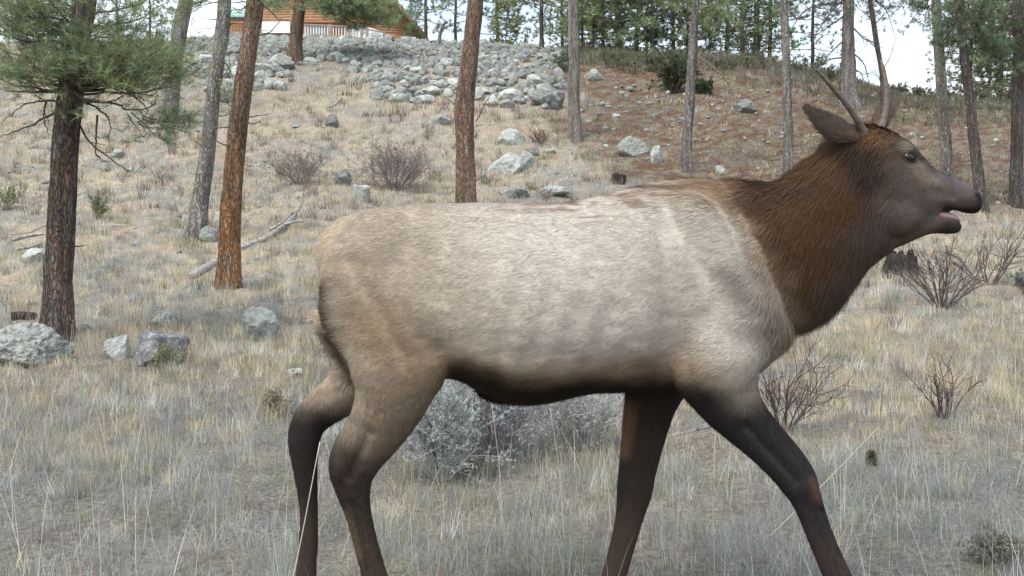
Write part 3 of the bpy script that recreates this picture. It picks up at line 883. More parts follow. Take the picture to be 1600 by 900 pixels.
def dress_limb(rg, mbt, pts, rad, ntw, twl, tufts, dens=0.1, start=0.3, up=0.25, sub=True, tcol=(0.13, 0.1, 0.08)):
    """side twigs along a limb; tuft positions appended"""
    mbt.tube(pts, rad, 6, tcol)
    cum = np.linspace(0, 1, len(pts))
    main = pts[-1] - pts[0]; main /= np.linalg.norm(main)
    for i in range(ntw):
        t = start + (1 - start) * (i + rg.random()) / ntw
        p = np.array([np.interp(t, cum, pts[:, k]) for k in range(3)])
        sgn = 1 if i % 2 else -1
        lat = np.cross(main, [0, 0, 1.0]); lat /= np.linalg.norm(lat) + 1e-9
        d = main * rg.uniform(0.2, 0.9) + lat * sgn * rg.uniform(0.3, 1.0) + np.array([0, 0, rg.normal(up, 0.35)])
        d /= np.linalg.norm(d)
        L = twl * rg.uniform(0.5, 1.2) * (1.15 - 0.5 * t)
        q, qr = grow_limb(rg, p, p + d * L, max(np.interp(t, cum, rad) * 0.5, 0.003), 0.12, 5, 0.0)
        q[:, 2] += 0.18 * L * np.linspace(0, 1, 5) ** 2
        mbt.tube(q, qr, 4, tcol, cap=False)
        if tufts is not None:
            nt_ = max(1, int(L / dens))
            for s in range(nt_):
                f = 0.3 + 0.7 * (s + 1) / nt_
                pp = np.array([np.interp(f, np.linspace(0, 1, 5), q[:, k]) for k in range(3)])
                dd = (q[-1] - q[0]) / L + rg.normal(0, 0.25, 3) + np.array([0, 0, 0.25]); dd /= np.linalg.norm(dd)
                pp = pp + rg.normal(0, dens * 0.35, 3)
                tufts.append((pp, dd))
    if tufts is not None:
        d = pts[-1] - pts[-2]; tufts.append((pts[-1], d / (np.linalg.norm(d) + 1e-9)))


def bark_rfun(seed, amp=0.07, flare=0.25, z0=0.0, r0=0.15):
    def f(pts, th):
        zz = pts[:, 2][:, None]; tt = th[None, :]
        n = np.zeros((len(pts), len(th)))
        for k, a, sz in ((5, 1.0, 1.2), (11, 0.9, 3.0), (19, 0.6, 5.5)):
            n += a * (vnoise(k * (np.cos(tt) + 2) * 0.9 + zz * 0, zz * sz + seed, seed) - 0.5 + vnoise(k * (np.sin(tt) + 2) * 0.9 + zz * 0, zz * sz + seed + 9, seed + 3) - 0.5)
        base = 1 + flare * np.exp(-np.maximum(zz - z0, 0) / (1.8 * r0)) * (1 + 0.35 * np.sin(tt * 5 + seed))
        return base * (1 + amp * n)
    return f


def make_tree(name, label, base_px, pts_px, mat, seed, height_m=15, group='pine trunks on the grassy slope', n=26, amp=0.09, dead=8, crown_limbs=11, crown_z=None, Yb=None, flare=0.22, cat='tree'):
    """pts_px: (x, y, width px) up the stem as seen, first at the ground"""
    rg = np.random.default_rng(seed)
    b = ground_at(*base_px) if Yb is None else None
    if b is None:
        p = P(base_px[0], base_px[1], Yb); b = np.array([p[0], Yb, float(height(p[0], Yb))])
    Y = b[1]
    pts = []; rad = []
    for x, y, w in pts_px:
        pts.append(P(x, y, Y)); rad.append(w * 0.43 * Y / F)
    pts = np.array(pts); rad = np.array(rad)
    pts[0, 2] = b[2] - 0.1 - 1.1 * rad[0]
    d = pts[-1] - pts[-2]; d /= np.linalg.norm(d); d = d * 0.6 + np.array([0, 0, 0.4]); d /= np.linalg.norm(d)
    top = b[2] + height_m; zc = pts[-1, 2]; p = pts[-1].copy(); r = rad[-1]
    ex = [pts]; er = [rad]; st = (top - zc) / 6
    for i in range(6):
        p = p + d * st; d = d * 0.7 + np.array([0, 0, 0.3]); d /= np.linalg.norm(d)
        ex.append([p.copy()]); er.append([rad[-1] * (1 - (i + 1) / 6.3)])
    pts = np.concatenate(ex); rad = np.concatenate(er)
    c = catmull(np.concatenate([pts, rad[:, None]], 1), 14)
    # wobble
    c[:, 0] += (fbm(c[:, 2] * 0.8 + seed, c[:, 2] * 0, 2, seed) - 0.5) * 0.05 * (np.arange(len(c)) > 3)
    t = empty(name, b, label, cat, group)
    mb = MB(); mb.tube(c[:, :3], c[:, 3], n, rfun=bark_rfun(seed, amp, flare, b[2], rad[0]))
    mb.build('trunk', M[mat], t, True, loc=b)

    def at(z):
        z = np.clip(z, c[0, 2], c[-1, 2])
        return np.array([np.interp(z, c[:, 2], c[:, 0]), np.interp(z, c[:, 2], c[:, 1]), z]), float(np.interp(z, c[:, 2], c[:, 3]))
    # dead stubs on the lower stem
    for i in range(dead):
        z = b[2] + rg.uniform(0.9, max(1.2, zc - b[2]))
        q, r = at(z); a = rg.uniform(0, 2 * np.pi); L = rg.uniform(0.12, 0.6)
        dv = np.array([math.cos(a), math.sin(a), rg.uniform(-0.3, 0.3)])
        pl, rl = grow_limb(rg, q + dv * r * 0.6, q + dv * (r + L), rg.uniform(0.006, 0.014), 0.1, 5, 0.05)
        m2 = MB(); m2.tube(pl, rl, 5, (0.14, 0.12, 0.1)); m2.build('branch_stub', M['twig'], t, False, loc=b)
    # crown above
    if crown_limbs:
        tf = []; m3 = MB()
        z0 = crown_z if crown_z is not None else zc + 0.8
        for i in range(crown_limbs):
            z = z0 + (top - 0.4 - z0) * (i / max(1, crown_limbs - 1)) ** 0.9
            q, r = at(z); a = i * 2.4 + rg.uniform(-.5, .5); L = (1 - 0.6 * (z - z0) / (top - z0 + .1)) * rg.uniform(1.2, 2.1)
            e = q + np.array([math.cos(a) * L, math.sin(a) * L, L * rg.uniform(-0.1, 0.35)])
            pl, rl = grow_limb(rg, q, e, 0.022 + 0.01 * L)
            dress_limb(rg, m3, pl, rl, 9, 0.55, tf, 0.16)
        m3.build('limbs', M['twig'], t, False, loc=b)
        tp = np.array([x[0] for x in tf]); td = np.array([x[1] for x in tf])
        V, T, C = needles_geo(tp, td, 16, 0.17, 0.007, NEEDLE_B, rg)
        m4 = MB(); m4.add(V, T, C); m4.build('crown', M['needles'], t, False, loc=b)
    return t, b, at, Y, rg


def foliage_px(t, b, Y, rg, ends, regions=None, tw=0.45, ntw=10, nper=24, nl=0.14, nw=0.0035, base=NEEDLE_A, r0=0.016, dens=0.09, dY=0.8, name='foliage_branch', sag=0.05, start=0.3, yellow=0.06, tcol=(0.1, 0.08, 0.065)):
    """leafy limbs: from a start (px, py) on the stem to an end (px, py)"""
    for (x0, y0, x1, y1) in ends:
        dy = rg.uniform(-dY, dY)
        p0 = P(x0, y0, Y); p1 = P(x1, y1, Y + dy)
        pl, rl = grow_limb(rg, p0, p1, r0, 0.07, 9, sag)
        m3 = MB(); tf = []
        dress_limb(rg, m3, pl, rl, ntw, tw, tf, dens, start, tcol=tcol)
        o = m3.build(name, M['twig'], t, False, loc=b)
        tp = np.array([x[0] for x in tf]); td = np.array([x[1] for x in tf])
        V, T, C = needles_geo(tp, td, nper, nl, nw, base, rg, yellow=yellow)
        m4 = MB(); m4.add(V, T, C); m4.build('needles', M['needles'], o, False, loc=b)


def bare_px(t, b, Y, rg, lines, r0=0.012, ntw=5, tw=0.25, dY=0.3, col=(0.085, 0.075, 0.06), name='dead_branch'):
    for ln in lines:
        pts = np.array([P(x, y, Y + dY * rg.uniform(-1, 1) * i / len(ln)) for i, (x, y) in enumerate(ln)])
        c = catmull(pts, 5); c += rg.normal(0, 0.012, c.shape) * np.linspace(0, 1, len(c))[:, None]
        rad = r0 * np.linspace(1, 0.25, len(c))
        m3 = MB(); dress_limb(rg, m3, c, rad, ntw, tw, None, start=0.25, up=0.0, tcol=col)
        m3.build(name, M['twig'], t, False, loc=b)


# A: big dark pine on the left, with the green lower crown
t, b, at, Y, rg = make_tree('pine_tree', 'thick dark furrowed pine at the far left, with low green branches', (88, 535),
                            [(88, 548, 54), (90, 480, 50), (93, 380, 46), (97, 280, 46), (102, 200, 44), (110, 130, 41), (122, 60, 38), (134, 0, 36)], 'bark_dark', 11, 9, dead=3, n=40, amp=0.12, crown_limbs=9, group=None)
ends = []
for (cx, cy, rx, ry, k) in ((45, 60, 60, 50, 11), (30, 10, 60, 30, 7), (200, 90, 70, 32, 13), (275, 95, 35, 28, 12), (120, 85, 60, 35, 9), (200, 45, 60, 25, 5), (90, 15, 70, 25, 5), (-40, 90, 40, 50, 4), (220, 5, 70, 20, 4), (235, 125, 55, 14, 6), (20, 140, 40, 20, 3), (60, 125, 50, 14, 3)):
    for i in range(k):
        ex_, ey_ = cx + rg.uniform(-rx, rx), cy + rg.uniform(-ry, ry)
        y0 = np.clip(ey_ + rg.uniform(-10, 45) + abs(ex_ - 120) * 0.1, -40, 140)
        ends.append((float(np.interp(y0, [0, 130], [132, 111])), y0, ex_, ey_))
foliage_px(t, b, Y, rg, ends, tw=0.46, ntw=9, dens=0.11, nper=20, nl=0.135, nw=0.004, yellow=0.12)
foliage_px(t, b, Y, rg, [(222, 180, 305, 188), (222, 185, 290, 200), (205, 175, 262, 222), (200, 180, 225, 215), (215, 190, 300, 212)], tw=0.28, ntw=10, nper=26, dY=0.3, r0=0.007)
bare_px(t, b, Y, rg, [[(108, 160), (70, 158), (40, 165), (0, 190)], [(105, 165), (60, 190), (20, 205), (0, 215)], [(118, 130), (165, 135), (205, 150), (232, 172), (222, 185)], [(118, 155), (150, 168), (172, 190), (168, 225)],
                      [(118, 158), (180, 162), (200, 172), (240, 165), (245, 135)], [(112, 170), (135, 215), (155, 235), (200, 265), (210, 262)], [(152, 180), (150, 215), (152, 245), (170, 255)], [(130, 140), (105, 120), (60, 110), (40, 120)],
                      [(118, 130), (160, 125), (200, 128), (260, 135)], [(72, 160), (68, 185), (78, 210)], [(35, 110), (45, 128), (50, 118)]], r0=0.013, ntw=6, tw=0.22)

# B grey leaning, C orange
t, b, at, Y, rg = make_tree('pine_tree', 'slim grey leaning pine just left of the orange-barked pine', (303, 376),
                            [(300, 386, 38), (308, 350, 32), (318, 270, 29), (330, 180, 26), (341, 90, 25), (350, 0, 24)], 'bark_grey', 12, 14, dead=9, group=None)
bare_px(t, b, Y, rg, [[(338, 130), (355, 110), (360, 80)], [(342, 60), (358, 40), (372, 35)], [(335, 150), (350, 160), (362, 158)], [(345, 90), (360, 110), (366, 130)]], r0=0.013, ntw=4, tw=0.2)
foliage_px(t, b, Y, rg, [(350, 0, 300, 10), (352, -20, 270, 10), (350, -15, 285, 25)], tw=0.45, ntw=7, nper=18, nw=0.006, dY=0.8)
lt_ = P(rg.choice([346, 352, 358, 349, 362, 344], 60) + rg.normal(0, 4, 60), rg.choice([142, 150, 168, 176, 130], 60) + rg.normal(0, 4, 60), Y - 0.2); ld_ = rg.normal(0, 1, (60, 3)); ld_ /= np.linalg.norm(ld_, axis=1)[:, None]
Vn, Tn, Cn = needles_geo(lt_, ld_, 14, 0.05, 0.01, np.array([0.36, 0.38, 0.14]), rg, yellow=0); mb = MB(); mb.add(Vn, Tn, Cn); mb.build('lichen', M['needles'], t, False, loc=b)
t, b, at, Y, rg = make_tree('pine_tree', 'orange-barked leaning pine in front of the fallen grey log', (354, 450),
                            [(354, 460, 42), (357, 400, 38), (362, 320, 35), (370, 230, 33), (380, 140, 33), (391, 60, 31), (399, 0, 30)], 'bark_orange', 13, 13, dead=12, n=36, amp=0.11, group=None)
bare_px(t, b, Y, rg, [[(366, 170), (355, 160), (350, 150)], [(372, 190), (400, 193), (412, 185)], [(385, 60), (420, 50), (440, 30)]], r0=0.01, ntw=4, tw=0.12)
foliage_px(t, b, Y, rg, [(398, -10, 425, 12), (397, 0, 372, 14), (399, -20, 440, 5)], tw=0.3, ntw=5, nper=14, nw=0.006, dY=0.5)
# D pale trunk behind the left foliage
make_tree('pine_tree', 'pale trunk rising behind the green branches of the far left pine', (266, 188), [(264, 196, 30), (268, 150, 26), (275, 90, 26), (283, 40, 26), (290, 0, 25)], 'bark_grey', 14, 14, group=None)
# E below the cabin
t, b, at, Y, rg = make_tree('pine_tree', 'reddish pine standing by the boulders in front of the cabin', (460, 98), [(459, 106, 27), (461, 80, 23), (465, 40, 21), (469, 0, 20)], 'bark_red', 15, 14, dead=2, amp=0.13, group=None)
ends = [(472, rg.uniform(-60, -10), rg.uniform(512, 648), rg.uniform(-12, 44)) for i in range(46)] + [(470, -15, 430, 5), (470, -20, 415, 12), (470, -10, 500, 8)]
foliage_px(t, b, Y, rg, ends, tw=0.9, ntw=14, nper=16, nl=0.22, nw=0.018, dens=0.15, dY=2.0, sag=0.12, r0=0.03, base=NEEDLE_A * 1.05)
# F centre
t, b, at, Y, rg = make_tree('pine_tree', 'reddish crooked pine rising directly behind the elk\'s back', (728, 333),
                            [(728, 345, 36), (728, 300, 34), (727, 240, 33), (724, 190, 33), (725, 150, 32), (731, 110, 30), (737, 60, 28), (743, 0, 27)], 'bark_red', 16, 14, n=36, amp=0.1, dead=4, group=None)
bare_px(t, b, Y, rg, [[(713, 165), (700, 155), (686, 150)], [(744, 197), (756, 194)], [(714, 210), (704, 210)], [(743, 283), (760, 272)], [(744, 190), (762, 155), (766, 150)]], r0=0.012, ntw=2, tw=0.1, dY=0.1)
foliage_px(t, b, Y, rg, [(745, -40, 800, 10), (745, -30, 700, 8), (745, -40, 690, 20)], tw=0.4, ntw=6, nper=12, nw=0.008)
# G, H, I, J
make_tree('pine_tree', 'straight tan-grey pine where the rock bank meets the brown slope', (897, 220), [(897, 228, 30), (898, 190, 22), (897, 100, 20), (895, 0, 18)], 'bark_grey', 17, 15, amp=0.1, flare=0.3, group=None)
t, b, at, Y, rg = make_tree('pine_tree', 'slim pale grey pine leaning slightly right, beside the dark juniper bush', (1074, 268), [(1073, 276, 22), (1073, 220, 18), (1078, 150, 17), (1083, 80, 16), (1087, 0, 13)], 'bark_grey', 18, 13, group=None)
bare_px(t, b, Y, rg, [[(1082, 85), (1105, 98), (1125, 115), (1140, 135), (1148, 158)], [(1082, 108), (1098, 112), (1105, 130)]], r0=0.03, ntw=5, tw=0.4, col=(0.2, 0.18, 0.14))
foliage_px(t, b, Y, rg, [(1086, -5, 1120, 15), (1086, -30, 1110, 35), (1086, -30, 1135, 5), (1086, -30, 1160, 15), (1086, -10, 1100, 60), (1086, 0, 1060, 12), (1087, -20, 1140, 20), (1087, -30, 1040, 5), (1087, -20, 1150, 40)], tw=0.6, ntw=8, nper=12, nl=0.18, nw=0.011, dY=1.2)
make_tree('pine_tree', 'slim pale grey pine between the elk\'s back and its raised ear', (1232, 278), [(1232, 286, 21), (1232, 240, 17), (1230, 150, 16), (1226, 60, 14), (1224, 0, 13)], 'bark_grey', 19, 13, dead=10, group=None)
t, b, at, Y, rg = make_tree('pine_tree', 'grey pine rising behind the elk\'s ears', (1327, 168), [(1330, 178, 40), (1327, 150, 27), (1325, 100, 24), (1325, 50, 20), (1327, 0, 18)], 'bark_grey', 20, 12, dead=6, group=None)
bare_px(t, b, Y, rg, [[(1320, 62), (1300, 80), (1285, 100)], [(1326, -10), (1290, 30), (1262, 78)], [(1326, 5), (1270, 10), (1240, 40), (1238, 75)], [(1330, 40), (1350, 60), (1372, 70), (1378, 95)], [(1330, 80), (1350, 100), (1358, 130)],
                      [(1326, -30), (1255, 0), (1240, 30)], [(1330, 105), (1345, 115), (1356, 138)], [(1328, -20), (1380, 10), (1400, 60)], [(1318, 90), (1290, 95), (1262, 120)], [(1325, 20), (1290, 45), (1270, 60)]], r0=0.028, ntw=14, tw=0.8, dY=0.8, col=(0.1, 0.085, 0.075))
foliage_px(t, b, Y, rg, [(1327, -20, 1255, 8), (1327, -30, 1275, 25), (1327, -30, 1310, 30), (1327, -30, 1365, 35), (1327, -30, 1380, 10), (1327, -40, 1410, 5), (1327, -5, 1290, 18), (1328, -20, 1350, 20), (1328, -10, 1385, 40), (1328, -30, 1400, 15), (1328, -30, 1300, 35), (1328, -30, 1420, 40), (1326, -30, 1240, 30)], tw=0.6, ntw=7, nper=10, nl=0.17, nw=0.013, dY=1.2, base=np.array([0.1, 0.105, 0.08]))
# K leaning sapling
t, b, at, Y, rg = make_tree('pine_tree', 'thin dark crooked sapling above the elk\'s forehead', (1381, 172), [(1382, 178, 9), (1380, 150, 8), (1378, 110, 8), (1368, 60, 9), (1360, 0, 8)], 'bark_slate', 21, 8, dead=8, crown_limbs=4, group=None)
bare_px(t, b, Y, rg, [[(1378, 110), (1390, 90), (1400, 60)], [(1372, 80), (1355, 60), (1340, 50)], [(1380, 140), (1372, 120), (1362, 110)], [(1365, 40), (1385, 20), (1400, 20)]], r0=0.018, ntw=12, tw=0.7, dY=.5)
# L, M, N
t, b, at, Y, rg = make_tree('pine_tree', 'blue-grey pine rising straight behind the elk\'s nose', (1484, 300), [(1485, 310, 24), (1480, 250, 21), (1475, 180, 20), (1468, 100, 18), (1463, 0, 16)], 'bark_grey', 22, 12, dead=10, group=None)
ends = [(1464, rg.uniform(-40, 30), 1464 + rg.uniform(-62, -20), rg.uniform(0, 56)) for i in range(7)] + [(1466, rg.uniform(-30, 40), 1466 + rg.uniform(30, 75), rg.uniform(0, 75)) for i in range(7)]
foliage_px(t, b, Y, rg, ends, tw=0.35, ntw=8, nper=18, nl=0.13, nw=0.008, dY=0.8, base=NEEDLE_B * 0.85)
t, b, at, Y, rg = make_tree('pine_tree', 'leaning pine on the right, just past the elk\'s nose', (1534, 333), [(1536, 342, 24), (1530, 280, 20), (1520, 200, 18), (1510, 120, 16), (1503, 50, 14), (1497, 0, 13)], 'bark_slate', 23, 12, dead=10, group=None)
bare_px(t, b, Y, rg, [[(1513, 130), (1490, 125), (1480, 128)], [(1518, 150), (1500, 155), (1492, 162)], [(1510, 120), (1530, 135), (1545, 130)]], r0=0.012, ntw=4, tw=0.25, col=(0.16, 0.16, 0.1))
ends = [(1502, rg.uniform(-50, 50), rg.uniform(1465, 1590), rg.uniform(-5, 120)) for i in range(26)]
foliage_px(t, b, Y, rg, ends, tw=0.42, ntw=9, nper=20, nl=0.14, nw=0.008, dY=1.0, base=NEEDLE_B * 0.75, yellow=0.03)
t, b, at, Y, rg = make_tree('pine_tree', 'dark pine at the right edge of the picture', (1590, 323), [(1588, 332, 25), (1588, 280, 22), (1590, 180, 21), (1591, 80, 20), (1592, 0, 19)], 'bark_slate', 24, 12, dead=8, group=None)
ends = [(1592, rg.uniform(-50, 60), rg.uniform(1500, 1640), rg.uniform(-5, 150)) for i in range(28)]
foliage_px(t, b, Y, rg, ends, tw=0.42, ntw=9, nper=20, nl=0.14, nw=0.008, dY=1.0, base=NEEDLE_B * 0.7, yellow=0.03)


# background pines along the crest: three built, the rest copied
def proto_pine(seed, H, W, base, limbs=34, z0=0.8, nper=14, thin=1.0):
    rg = np.random.default_rng(seed)
    n = 12; zz = np.linspace(-0.3, H, n); xw = np.cumsum(rg.normal(0, 0.03, n)); yw = np.cumsum(rg.normal(0, 0.03, n))
    stem = np.stack([xw, yw, zz], 1); rad = 0.0095 * H * (1 - np.linspace(0, 0.95, n)) + 0.01
    a = MB(); a.tube(stem, rad, 9)
    l = MB(); tf = []
    for i in range(limbs):
        z = z0 + (H - z0 - 0.2) * (i + rg.random()) / limbs
        q = np.array([np.interp(z, zz, xw), np.interp(z, zz, yw), z]); an = i * 2.4 + rg.uniform(-.6, .6)
        L = W * (0.35 + 0.65 * (1 - (z - z0) / (H - z0)) ** 0.8) * rg.uniform(0.55, 1.15)
        e = q + np.array([math.cos(an) * L, math.sin(an) * L, L * rg.uniform(-0.15, 0.35)])
        pl, rl = grow_limb(rg, q, e, 0.03, 0.09, 7)
        dress_limb(rg, l, pl, rl, int(6 * thin) + 2, 0.6, tf, 0.24, start=0.25)
    tp = np.array([x[0] for x in tf]); td = np.array([x[1] for x in tf])
    Vn, Tn, Cn = needles_geo(tp, td, nper, 0.24, 0.03, base, rg, vary=0.3, yellow=0.05)
    c = MB(); c.add(Vn, Tn, Cn)
    return a, l, c


protos = [proto_pine(101, 9.5, 2.5, NEEDLE_A * 1.0, 52, 0.5, 20), proto_pine(102, 11, 2.6, NEEDLE_B * 1.1, 44, 1.5, 18, 0.9), proto_pine(103, 7.5, 2.3, NEEDLE_A * 1.2, 58, 0.2, 19, 1.1), proto_pine(104, 5.0, 1.9, np.array([0.26, 0.29, 0.11]), 50, 0.2, 22, 1.2)]
pm = []
for i, (a, l, c) in enumerate(protos):
    objs = [a.build('trunk', M['bark_slate']), l.build('limbs', M['twig']), c.build('crown', M['needles'])]
    pm.append([o.data for o in objs])
    for o in objs: bpy.data.objects.remove(o)
bgp = [
    (908, 46, 2, .75, 'low bushy pine touching the right side of the tan-grey trunk at the crest'), (940, 48, 2, 1.15, 'tall bushy pine at the left of the dense crest clump'), (1008, 49, 2, 1.1, 'tall bushy pine at the right of the dense crest clump'),
    (1070, 46, 2, .9, 'bushy pine directly behind the slim leaning grey pine'), (1180, 46, 2, .9, 'bushy pine just left of the second slim trunk, behind it'),   # px, Y beyond crest, proto, scale, label
    (668, 57, 1, 0.95, 'thin pine against the white sky right of the cabin'), (715, 54, 1, 0.8, 'thin pine half hidden behind the crooked centre pine on its left'),
    (790, 50, 3, 0.62, 'yellow-green bushy tree just above the rock bank'), (775, 58, 1, 1.1, 'pine crown against the sky right of the crooked centre pine'),
    (848, 47, 1, 0.95, 'pine with a bare lower trunk against the sky above the rock bank'), (925, 45, 2, 1.0, 'bushy green pine just right of the tan-grey trunk'),
    (962, 44, 2, 1.1, 'bushiest green pine on the crest, middle of the dense clump'), (990, 47, 0, 1.0, 'green pine on the right side of the dense crest clump'),
    (1020, 45, 1, 1.0, 'dark straight-trunked pine right of the dense crest clump'), (1052, 49, 0, 1.0, 'reddish tinged pine on the crest left of the slim leaning grey pine'),
    (1105, 46, 2, 0.95, 'green pine on the crest just right of the slim leaning grey pine'), (1128, 50, 0, 1.1, 'pine behind the fallen branch on the crest'),
    (1158, 45, 1, 1.0, 'straight pine on the crest midway between the two slim pale trunks'), (1196, 47, 1, 0.9, 'pine on the crest just left of the second slim pale trunk'),
    (1262, 48, 1, 0.85, 'distant pine on the crest right of the second slim pale trunk'), (1172, 52, 0, 1.0, 'farther pine showing between crest trunks'),
    (1512, 42, 0, 0.8, 'distant dark pine between the two leaning right-hand pines'), (1556, 41, 2, 0.95, 'distant bushy pine between the leaning pine and the right edge pine'), (1610, 40, 2, 0.9, 'distant bushy pine behind the right edge pine'),
    (1538, 45, 2, 1.0, 'tall distant pine showing above the leaning right-hand pine'), (652, 58.6, 2, 0.42, 'small green pine at the right corner of the cabin'), (190, 58, 1, 0.8, 'distant pine glimpsed through the far left branches'), (240, 60, 0, 0.8, 'distant pine behind the pale trunk at the upper left'),
    (50, 56, 0, 0.9, 'distant pine at the upper left corner'), (880, 52, 0, 0.9, 'pine on the crest directly behind the tan-grey trunk'),
    (900, 60, 1, 1.1, 'farther thin pine rising beyond the clump on the crest')]
for k, (px_, Yb_, pi_, sc_, lab) in enumerate(bgp):
    x_ = (px_ - 800) / F * Yb_
    t = empty('pine_tree', (x_, Yb_, float(height(x_, Yb_)) - 0.1), lab, 'tree', 'background pines along the crest')
    t.scale = (sc_,) * 3; t.rotation_euler = (0, 0, k * 1.7)
    for nm, me in zip(('trunk', 'limbs', 'crown'), pm[pi_]): link(nm, me, t)

# dead snag
b = ground_at(690, 76)
t = empty('dead_snag', b, 'thin bare broken snag leaning right above the rock bank', 'dead tree')
mb = MB(); pts = catmull(np.array([b - [0, 0, .2], P(687, 60, b[1]), P(690, 45, b[1]), P(697, 33, b[1])]), 5); mb.tube(pts, np.linspace(0.09, 0.05, len(pts)), 8, rfun=bark_rfun(5, .1, .1, b[2], .1)); mb.build('trunk', M['bark_grey'], t, True, loc=b)


# ------------------------------------------------------------------ rocks
def rock_mesh(name, seed, sub=3, cuts=16, flat=0.75, rough=0.05, mat='rock_bank', lo=0.62):
    rg = np.random.default_rng(seed)
    bm = bmesh.new(); bmesh.ops.create_icosphere(bm, subdivisions=sub, radius=1)
    V = np.array([v.co[:] for v in bm.verts]); T = np.array([[v.index for v in f.verts] for f in bm.faces]); bm.free()
    nn = rg.normal(0, 1, (cuts, 3)); nn /= np.linalg.norm(nn, axis=1)[:, None]
    dd = rg.uniform(lo, 0.95, cuts)
    dots = V @ nn.T
    s = np.where(dots > 0.05, dd / np.maximum(dots, 0.05), 9).min(1); s = np.minimum(s, 1.1)
    s = s * (1 + rough * 2 * (fbm(V[:, 0] * 3 + seed, V[:, 1] * 3 + V[:, 2] * 2, 3, seed) - 0.5) + rough * 1.2 * (fbm(V[:, 0] * 11 + seed, V[:, 1] * 11 + V[:, 2] * 9, 3, seed + 2) - 0.5))
    V = V * s[:, None]
    return mesh_from(name, V, T, False, None, [M[mat]])


bank_meshes = [rock_mesh('rock_form', 200 + i, 3 if i < 6 else 2, 9, mat='rock_bank', lo=0.5) for i in range(12)]
stone_meshes = [rock_mesh('stone_form', 230 + i, 2, 10, mat='rock_bank') for i in range(5)]
rg = np.random.default_rng(77)
# rock bank
placed = []; tries = 0
while len(placed) < 292 and tries < 60000:
    tries += 1
    x, y = rg.uniform(285, 884), rg.uniform(50, 172)
    if not in_poly(x, y, BANK): continue
    big = rg.random()
    r = (5.5 + 5.5 * sst(60, 165, y)) * (0.6 + 1.25 * big ** 2.5)
    if x < 470 and y > 90: r *= 1.35
    if any((x - a) ** 2 + ((y - b_) * 1.5) ** 2 < ((r + c) * 0.62) ** 2 for a, b_, c in placed): 
        if tries < 30000: continue
        if any((x - a) ** 2 + ((y - b_) * 1.5) ** 2 < ((r + c) * 0.4) ** 2 for a, b_, c in placed): continue
    placed.append((x, y, r))
extra = [(425, 132, 14), (408, 108, 22), (437, 95, 17), (632, 143, 19), (664, 156, 13), (585, 150, 11), (606, 118, 16), (690, 130, 14), (800, 152, 18), (745, 150, 15)]
placed = extra + placed[:290 - len(extra)]
shades = ['pale', 'light grey', 'blue-grey', 'chalky', 'greenish grey']
BANKLAB = ['pale low boulder in front of the biggest one, left end of the rock bank', 'biggest pale boulder, between the orange-barked pine and the pine below the cabin', 'large boulder touching the left side of the pine below the cabin', 'largest white block on the bottom edge of the rock bank, left of the centre pine', 'white rock just right of the largest white block on the bank\'s bottom edge',
           'pale rock just left of the largest white block on the bank\'s bottom edge', 'broad pale rock just above the largest white block', 'pale rock in the bank touching the left side of the crooked centre pine', 'big pale rock at the bottom of the bank midway between centre pine and tan-grey pine', 'big pale rock at the bottom of the bank just right of the centre pine']
for i, (x, y, r) in enumerate(placed):
    g_ = ground_at(x, y + r * 0.35)
    o = link('rock', bank_meshes[i % 12])
    s = r * g_[1] / F
    sx, sy, sz = s * rg.uniform(0.95, 1.35), s * rg.uniform(0.9, 1.2), s * rg.uniform(0.65, 0.95)
    o.scale = (sx, sy, sz); o.rotation_euler = (rg.uniform(-.5, .5), rg.uniform(-.5, .5), rg.uniform(0, 6.28))
    o.location = (g_[0], g_[1], g_[2] + sz * 0.3)
    if i < len(extra):
        tag(o, BANKLAB[i], 'rock', 'rocks of the bank below the cabin')
    else:
        tag(o, 'smaller pale angular rock heaped in the rock bank below the cabin', 'rock', 'rocks of the bank below the cabin')
# rubble between them
lowm = rock_mesh('rubble_form', 250, 1, 9)
lv_ = np.empty(len(lowm.vertices) * 3, np.float32); lowm.vertices.foreach_get('co', lv_); lv_ = lv_.reshape(-1, 3)
lf_ = np.array([p.vertices[:] for p in lowm.polygons])
mb = MB(); nrub = 0
Xr = rg.uniform(-26, 8, 26000); Yr = rg.uniform(28, 60, 26000); Zr = height(Xr, Yr)
rx_, ry_ = proj(np.stack([Xr, Yr, Zr], 1)); ok = in_poly(rx_, ry_ + 2, BANK)
for X_, Y_, Z_ in zip(Xr[ok][:2600], Yr[ok][:2600], Zr[ok][:2600]):
    s = rg.uniform(0.1, 0.26); a = rg.uniform(0, 6.28); R = np.array(Matrix.Rotation(a, 3, 'Z') @ Matrix.Rotation(rg.uniform(-1, 1), 3, 'X'))
    mb.add((lv_ * s * rg.uniform(.7, 1.3, 3)) @ R.T + np.array([X_, Y_, Z_ + s * .2]), lf_)
tag(mb.build('rubble', M['rock_bank']), 'small pale rubble filling the gaps of the rock bank', 'rubble', kind='stuff')


